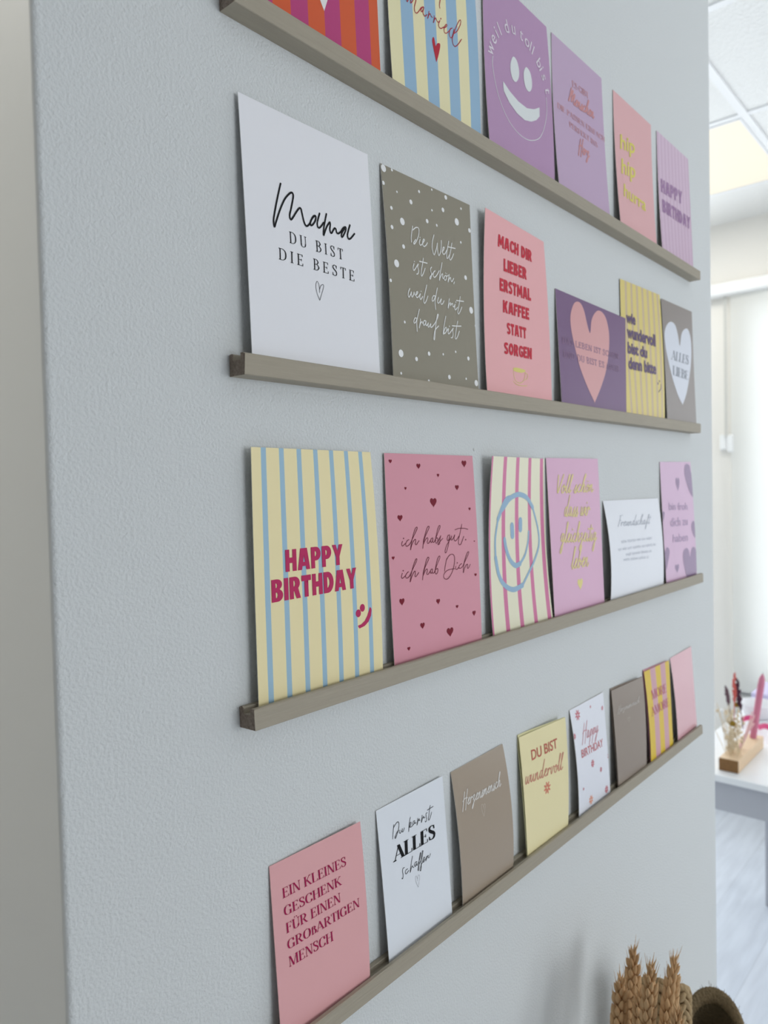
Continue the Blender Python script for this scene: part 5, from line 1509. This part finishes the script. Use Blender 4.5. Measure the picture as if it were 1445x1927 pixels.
M_CANDLE = mat('dusty_pink_wax', (206, 124, 150), 0.45, 0.4)
cb = Vector((1.976, 0.2335, BZ1))
ct = Vector((1.976, 0.2080, 0.972))
bm = bmesh.new()
n = 12
pts = [cb.lerp(ct, k / n) for k in range(n + 1)]
rr = [0.0086] * (n - 1) + [0.0078, 0.0026]
pts[-1] = ct
pts[-2] = cb.lerp(ct, 0.93)
tube(bm, pts, rr, 20)
o = obj('candle', bm, M_CANDLE, loc=cb, smooth=True, angle=math.radians(50))
tag(o, 'dusty pink taper candle leaning in the wooden block', 'candle')
bm = bmesh.new()
tube(bm, [ct, ct + Vector((0, -0.0006, 0.005))], 0.0007, 6)
obj('wick', bm, mat('dark_wick', (70, 52, 48), .8), o)

rnd = random.Random(11)
M_STEM = mat('straw_stem', (222, 204, 172), .75, .3)
t = empty('dried_flower_bunch', (1.815, 0.240, BZ1))
bm = bmesh.new()
for k in range(26):
    b0 = Vector((1.80 + rnd.uniform(0, .035), 0.225 + rnd.uniform(0, .030), BZ1))
    tp = b0 + Vector((rnd.uniform(-.012, .018), rnd.uniform(-.018, .030), rnd.uniform(.05, .135)))
    md = b0.lerp(tp, .5) + Vector((rnd.uniform(-.004, .004), rnd.uniform(-.004, .004), 0))
    tube(bm, [b0, md, tp], 0.0008, 5)
obj('stems', bm, M_STEM, t)
bm = bmesh.new()
for k in range(60):
    p = Vector((1.818 + rnd.gauss(0, .010), 0.243 + rnd.gauss(0, .011), 0.832 + rnd.uniform(-.030, .075)))
    ellipsoid(bm, p, (rnd.uniform(-1, 1), rnd.uniform(-1, 1), 1), .0035, .006, 6, 4)
o2 = obj('cream_blossoms', bm, mat('cream_dried_petals', (226, 208, 178), .8, .2), t, smooth=True)


def plume(name, p0, p1, r, m, seed, n_=46):
    rr_ = random.Random(seed)
    bm = bmesh.new()
    p0, p1 = Vector(p0), Vector(p1)
    ax = (p1 - p0).normalized()
    tube(bm, [p0 - ax * .05, p0, p1], .0012, 5)
    for k in range(n_):
        s = k / (n_ - 1)
        rad_ = r * math.sin(PI * (0.12 + 0.85 * s)) ** .7
        a = rr_.uniform(0, 2 * PI)
        side = Vector((math.cos(a), math.sin(a), 0))
        ellipsoid(bm, p0.lerp(p1, s) + side * rad_ * .55, ax + side * .55, rad_ * .32 + .0008, rad_ * .8 + .002, 6, 4)
    return obj(name, bm, m, t, smooth=True)


plume('coral_plume', (1.83, 0.240, 0.925), (1.832, 0.2395, 1.000), .0055, mat('coral_dried_plume', (218, 112, 104), .8, .2), 1)
plume('dark_plume', (1.84, 0.228, 0.905), (1.84, 0.237, 0.985), .0075, mat('dark_plum_plume', (88, 58, 72), .85, .2), 2)
plume('grey_plume', (1.825, 0.252, 0.915), (1.822, 0.259, 0.965), .0052, mat('grey_plum_plume', (116, 92, 100), .85, .2), 3)
for p, r in (((1.845, 0.238, 0.914), .0075), ((1.815, 0.2415, 0.871), .0085)):
    bm = bmesh.new()
    ellipsoid(bm, p, (0, 0, 1), r, r * .9, 10, 8)
    obj('button_flower', bm, mat('mustard_button_flower', (150, 122, 50), .85, .2), t, smooth=True)
for p, r in (((1.815, 0.290, 0.915), .006), ((1.80, 0.262, 0.905), .006)):
    bm = bmesh.new()
    ellipsoid(bm, p, (0, 0, 1), r, r, 10, 8)
    tube(bm, [(1.81, .245, BZ1), (1.812, (.245 + p[1]) / 2, .86), (p[0], p[1], p[2] - .002)], .0007, 5)
    obj('white_bud', bm, mat('white_bud', (242, 240, 238), .8, .2), t, smooth=True)
bm = bmesh.new()
for k in range(9):
    a0 = Vector((1.845 + rnd.uniform(0, .02), 0.236 + rnd.uniform(-.006, .006), BZ1))
    tube(bm, [a0, a0 + Vector((.03, -.012, .04)), a0 + Vector((.055 + rnd.uniform(-.01, .01), -.020, .075 + rnd.uniform(-.02, .02)))], .0013, 5)
obj('pale_pink_grass', bm, mat('pale_pink_grass', (226, 186, 186), .8, .2), t)
tag(t, 'small bunch of dried flowers with coral and dark plumes in the wooden block', 'flowers')

# further things on the table
bm = bmesh.new()
box(bm, 2.40, 2.58, 0.10, 0.354, 0.760, 0.769, 1, .002)
box(bm, 2.405, 2.575, 0.105, 0.350, 0.769, 0.803, 0, .004)
o = obj('lilac_box', bm, [mat('lilac_card_box', (206, 200, 232), .5, .4), mat('dark_box_base', (92, 92, 108), .6, .3)], loc=(2.49, .22, .76))
tag(o, 'lilac box with a dark base at the back of the white table', 'box')
bm = bmesh.new()
lathe(bm, [(.0, .760), (.032, .760), (.036, .764), (.052, .800), (.055, .806), (.052, .805), (.034, .768), (.0, .766)], 2.285, .300, 28)
o = obj('white_bowl', bm, mat('white_ceramic', (240, 240, 244), .25, .5), loc=(2.285, .300, .76), smooth=True, angle=math.radians(50))
tag(o, 'small white bowl behind the candle on the white table', 'bowl')
bm = bmesh.new()
path = []
flat_path = catmull([(2.197, .322), (2.185, .292), (2.155, .262), (2.128, .232), (2.098, .180), (2.110, .125), (2.16, .10)], 4)[:21]
for k, q in enumerate(flat_path):
    path.append(Vector((q.x, q.y, .7668 + .014 * abs(math.sin(PI * k / 8)))))
for i in range(len(path) - 1):
    a, c_ = path[i], path[i + 1]
    vs = [bm.verts.new(v) for v in (a + Vector((0, 0, -.006)), c_ + Vector((0, 0, -.006)), c_ + Vector((0, 0, .010)), a + Vector((0, 0, .010)))]
    bm.faces.new(vs)
bmesh.ops.remove_doubles(bm, verts=bm.verts, dist=1e-5)
bmesh.ops.solidify(bm, geom=bm.faces[:], thickness=.0015)
o = obj('pink_ribbon', bm, mat('hot_pink_satin', (226, 70, 132), .35, .5), loc=(2.15, .2, .76))
tag(o, 'curl of hot pink ribbon lying beside the candle on the table', 'ribbon')

# ------------------------------------------------------------------ console, wheat and baskets under the ledges
M_CONS = mat('white_console_paint', (236, 236, 234), .45, .4)
t = empty('console_table', (0.5, -0.16, 0))
bm = bmesh.new()
box(bm, 0.16, 0.872, -0.31, -0.004, 0.615, 0.64, bevel=.002)
obj('top', bm, M_CONS, t)
for x in (0.185, 0.847):
    for y in (-0.285, -0.029):
        bm = bmesh.new()
        box(bm, x - .018, x + .018, y - .018, y + .018, 0, .615)
        obj('leg', bm, M_CONS, t)
tag(t, 'low white console against the card wall, below the frame', 'table')
CT = 0.64

M_WHEAT = mat('dried_wheat', (208, 170, 126), .7, .3, var=(300, .18, (1, 1, 1)))
M_STALK = mat('wheat_straw', (204, 176, 128), .6, .4)
VB = Vector((0.425, -0.095, CT))
bm = bmesh.new()
lathe(bm, [(0, CT), (.034, CT), (.040, CT + .01), (.042, CT + .10), (.030, CT + .17), (.028, CT + .19), (.025, CT + .19), (.027, CT + .168), (.038, CT + .10), (.036, CT + .012), (0, CT + .008)], VB.x, VB.y, 32)
o = obj('vase', bm, mat('grey_stoneware', (150, 150, 150), .5, .4), loc=VB, smooth=True, angle=math.radians(60))
tag(o, 'grey vase holding the wheat stalks, below the frame', 'vase')


def wheat(tip, low, wid, label, seed):
    """one stalk: the ear follows tip -> low, then the straw runs down into the vase"""
    rr_ = random.Random(seed)
    tip, low = Vector(tip), Vector(low)
    t_ = empty('wheat_stalk', (VB.x, VB.y, CT + .012))
    ax = (tip - low).normalized()
    L_ = (tip - low).length
    to_cam = (CAM - low).normalized()
    side = ax.cross(to_cam).normalized()
    front = side.cross(ax).normalized()
    bm = bmesh.new()
    n_ = max(6, int(L_ / .0044))
    for k in range(n_):
        s = k / (n_ - 1)
        p = low.lerp(tip, s * .93)
        wd = wid * (.80 + .32 * math.sin(PI * s ** .8)) * (1 if s < .78 else 1 - .52 * (s - .78) / .22)
        for j, (sx, fx) in enumerate(((1, .35), (-1, .35), (.35, 1), (-.35, -.9), (.5, -.8))):
            sgn = 1 if k % 2 == 0 else -1
            d_ = (side * sx * sgn + front * fx).normalized()
            c_ = p + d_ * wd * .33 + ax * (.0026 if j % 2 else 0) + Vector((rr_.uniform(-.0004, .0004),) * 3)
            g = (ax * 1.0 + d_ * .42).normalized()
            ellipsoid(bm, c_, g, wd * .175, .0058 + rr_.uniform(-.0006, .0006), 7, 5, .55)
            if rr_.random() < .55:
                e0 = c_ + g * .005
                tube(bm, [e0, e0 + (g + ax * .6).normalized() * rr_.uniform(.003, .009)], [.00028, .00008], 4, False)
    obj('ear', bm, M_WHEAT, t_, smooth=True)
    bm = bmesh.new()
    ent = VB + Vector(((low.x - .415) * .42, (low.y + .08) * .5, .19))
    bot = VB + Vector(((low.x - .415) * .3, (low.y + .08) * .4, .014))
    c1 = low.lerp(ent, .5) + Vector((0, 0, .0))
    pts = []
    for k in range(13):
        s = k / 12
        pts.append((low + ax * .02) * (1 - s) ** 2 + c1 * 2 * s * (1 - s) + ent * s * s)
    tube(bm, pts + [bot], .0011, 6)
    obj('stem', bm, M_STALK, t_, smooth=True)
    tag(t_, label, 'wheat', 'wheat ears at the lower right')


wheat((0.428, -0.055, 1.053), (0.412, -0.058, 0.994), 0.0145, 'leftmost ear of the wheat bunch', 1)
wheat((0.464, -0.052, 1.061), (0.449, -0.055, 0.983), 0.0155, 'tallest wheat ear of the bunch, second from the left', 2)
wheat((0.423, -0.074, 1.053), (0.419, -0.077, 0.983), 0.0135, 'shorter wheat ear just right of the tallest one', 3)
wheat((0.411, -.090, 1.088), (0.392, -.092, 1.026), .0125, 'reddish slim wheat ear in front of the braided basket', 4)
wheat((0.467, -.090, 1.066), (0.418, -.098, 1.012), .0135, 'wheat ear leaning right over the braided basket', 5)
wheat((0.406, -0.113, 1.062), (0.394, -0.117, 1.014), .0125, 'low wheat ear at the right of the bunch, beside the braid', 6)
wheat((0.384, -.106, 1.042), (0.380, -.110, .985), .0110, 'lowest wheat ear in the gap between the others', 7)

M_SEA = mat('seagrass_braid', (176, 152, 116), .85, .2, bump=(260, 5, .8, .002), var=(120, .3, (1, 1, 1)))
M_ROPE = mat('shade_darkened_jute', (92, 80, 60), .9, .15, bump=(400, 5, 1.0, .003), var=(200, .35, (1, 1, 1)))  # body colour darkened to stand in for the shade inside the mouth


def braid_column(bm, path, wid, r):
    """a plait made of overlapping strand pieces along a path"""
    path = [Vector(p) for p in path]
    tot = sum((b_ - a).length for a, b_ in zip(path[:-1], path[1:]))
    n_ = int(tot / (wid * .42))
    for k in range(n_):
        s = (k + .5) / n_ * (len(path) - 1)
        i = min(int(s), len(path) - 2)
        p = path[i].lerp(path[i + 1], s - i)
        d = (path[i + 1] - path[i]).normalized()
        o_ = Vector((p.x - BA.x, p.y - BA.y, 0))
        o_ = o_.normalized() if o_.length > 1e-6 else Vector((0, -1, 0))
        sd = d.cross(o_).normalized()
        sg = 1 if k % 2 else -1
        ellipsoid(bm, p + sd * sg * wid * .22 + o_ * r * .3, d * .75 + sd * -sg * .65, r, wid * .62, 7, 5, .15)


# braided upright basket, its rim dips towards the wall
BA = Vector((0.516, -.062, CT))
RA = .0205
TOP = 0.9985
def slant(bm, c, dirv, sl, z_from):
    """tilts the upper part of a basket: height grows along dirv"""
    for v in bm.verts:
        k = max(0.0, (v.co.z - z_from) / (TOPZ - z_from))
        v.co.z += k * sl * ((v.co.x - c.x) * dirv[0] + (v.co.y - c.y) * dirv[1])


TOPZ = TOP
TOC = Vector((CAM.x - BA.x, CAM.y - BA.y, 0)).normalized()
t = empty('braided_basket', BA)
bm = bmesh.new()
lathe(bm, [(0, CT), (RA * .96, CT), (RA * .96, TOP - .004), (RA * .86, TOP - .004), (RA * .86, CT + .004), (0, CT + .004)], BA.x, BA.y, 36)
slant(bm, BA, TOC, .75, CT + .2)
obj('body', bm, M_SEA, t, smooth=True, angle=math.radians(40))
bm = bmesh.new()
for k in range(10):
    a = 2 * PI * k / 10
    cx, cy = BA.x + RA * math.cos(a), BA.y + RA * math.sin(a)
    braid_column(bm, [(cx, cy, CT + .01), (cx, cy, TOP)], .0125, .0036)
slant(bm, BA, TOC, .75, CT + .2)
obj('plaits', bm, M_SEA, t, smooth=True)
bm = bmesh.new()
for k in range(30):
    a = 2 * PI * k / 30
    p = Vector((BA.x + RA * .98 * math.cos(a), BA.y + RA * .98 * math.sin(a), TOP + .001))
    tg = Vector((-math.sin(a), math.cos(a), .55 if k % 2 else -.55))
    ellipsoid(bm, p, tg, .0040, .0062, 7, 5)
slant(bm, BA, TOC, .75, CT + .2)
obj('rim', bm, M_SEA, t, smooth=True)
tag(t, 'braided seagrass basket standing behind the wheat ears', 'basket')

# coarse rope basket, its slanted dark mouth towards the camera
BB = Vector((0.615, -.078, CT))
t = empty('rope_basket', BB)
RB = .031
TB = 0.890
TOPZ = TB
AWAY = Vector((BB.x - CAM.x, BB.y - CAM.y, 0)).normalized()
SL = 1.05
bm = bmesh.new()
lathe(bm, [(0, CT), (RB * .9, CT), (RB, CT + .03), (RB, TB - .08), (RB, TB), (RB * .84, TB), (RB * .84, TB - .08), (RB * .84, CT + .03), (RB * .78, CT + .006), (0, CT + .006)], BB.x, BB.y, 36)
slant(bm, BB, AWAY, SL, CT + .05)
obj('body', bm, M_ROPE, t, smooth=True, angle=math.radians(50))
bm = bmesh.new()
for ring in range(17):
    z = CT + .010 + ring * .0133
    for k in range(34):
        a = 2 * PI * (k + .5 * (ring % 2)) / 34
        p = Vector((BB.x + RB * math.cos(a), BB.y + RB * math.sin(a), z))
        ellipsoid(bm, p, (-math.sin(a), math.cos(a), .5), .0040, .0068, 6, 4)
slant(bm, BB, AWAY, SL, CT + .05)
obj('rope_coils', bm, M_ROPE, t, smooth=True)
bm = bmesh.new()
rr_ = random.Random(9)
for k in range(48):
    a = 2 * PI * k / 48
    p = Vector((BB.x + RB * .95 * math.cos(a), BB.y + RB * .95 * math.sin(a), TB + .002))
    ellipsoid(bm, p, (-math.sin(a), math.cos(a), .8), .0048, .0066, 7, 5)
for k in range(520):
    a = rr_.uniform(0, 2 * PI)
    b_ = rr_.uniform(-.6, PI + .6)
    nrm = Vector((math.cos(a) * math.cos(b_), math.sin(a) * math.cos(b_), math.sin(b_)))
    p = Vector((BB.x + RB * .95 * math.cos(a), BB.y + RB * .95 * math.sin(a), TB + .002)) + nrm * .0042
    tube(bm, [p, p + (nrm + Vector((rr_.uniform(-.7, .7), rr_.uniform(-.7, .7), rr_.uniform(-.7, .7)))) * rr_.uniform(.001, .0022)], .00018, 3, False)
slant(bm, BB, AWAY, SL, CT + .05)
obj('rim', bm, mat('jute_rope_rim', (138, 120, 92), .9, .15, bump=(400, 5, 1.0, .003), var=(200, .35, (1, 1, 1))), t, smooth=True)
tag(t, 'coarse rope basket with a dark open mouth, at the bottom right beside the wheat', 'basket')
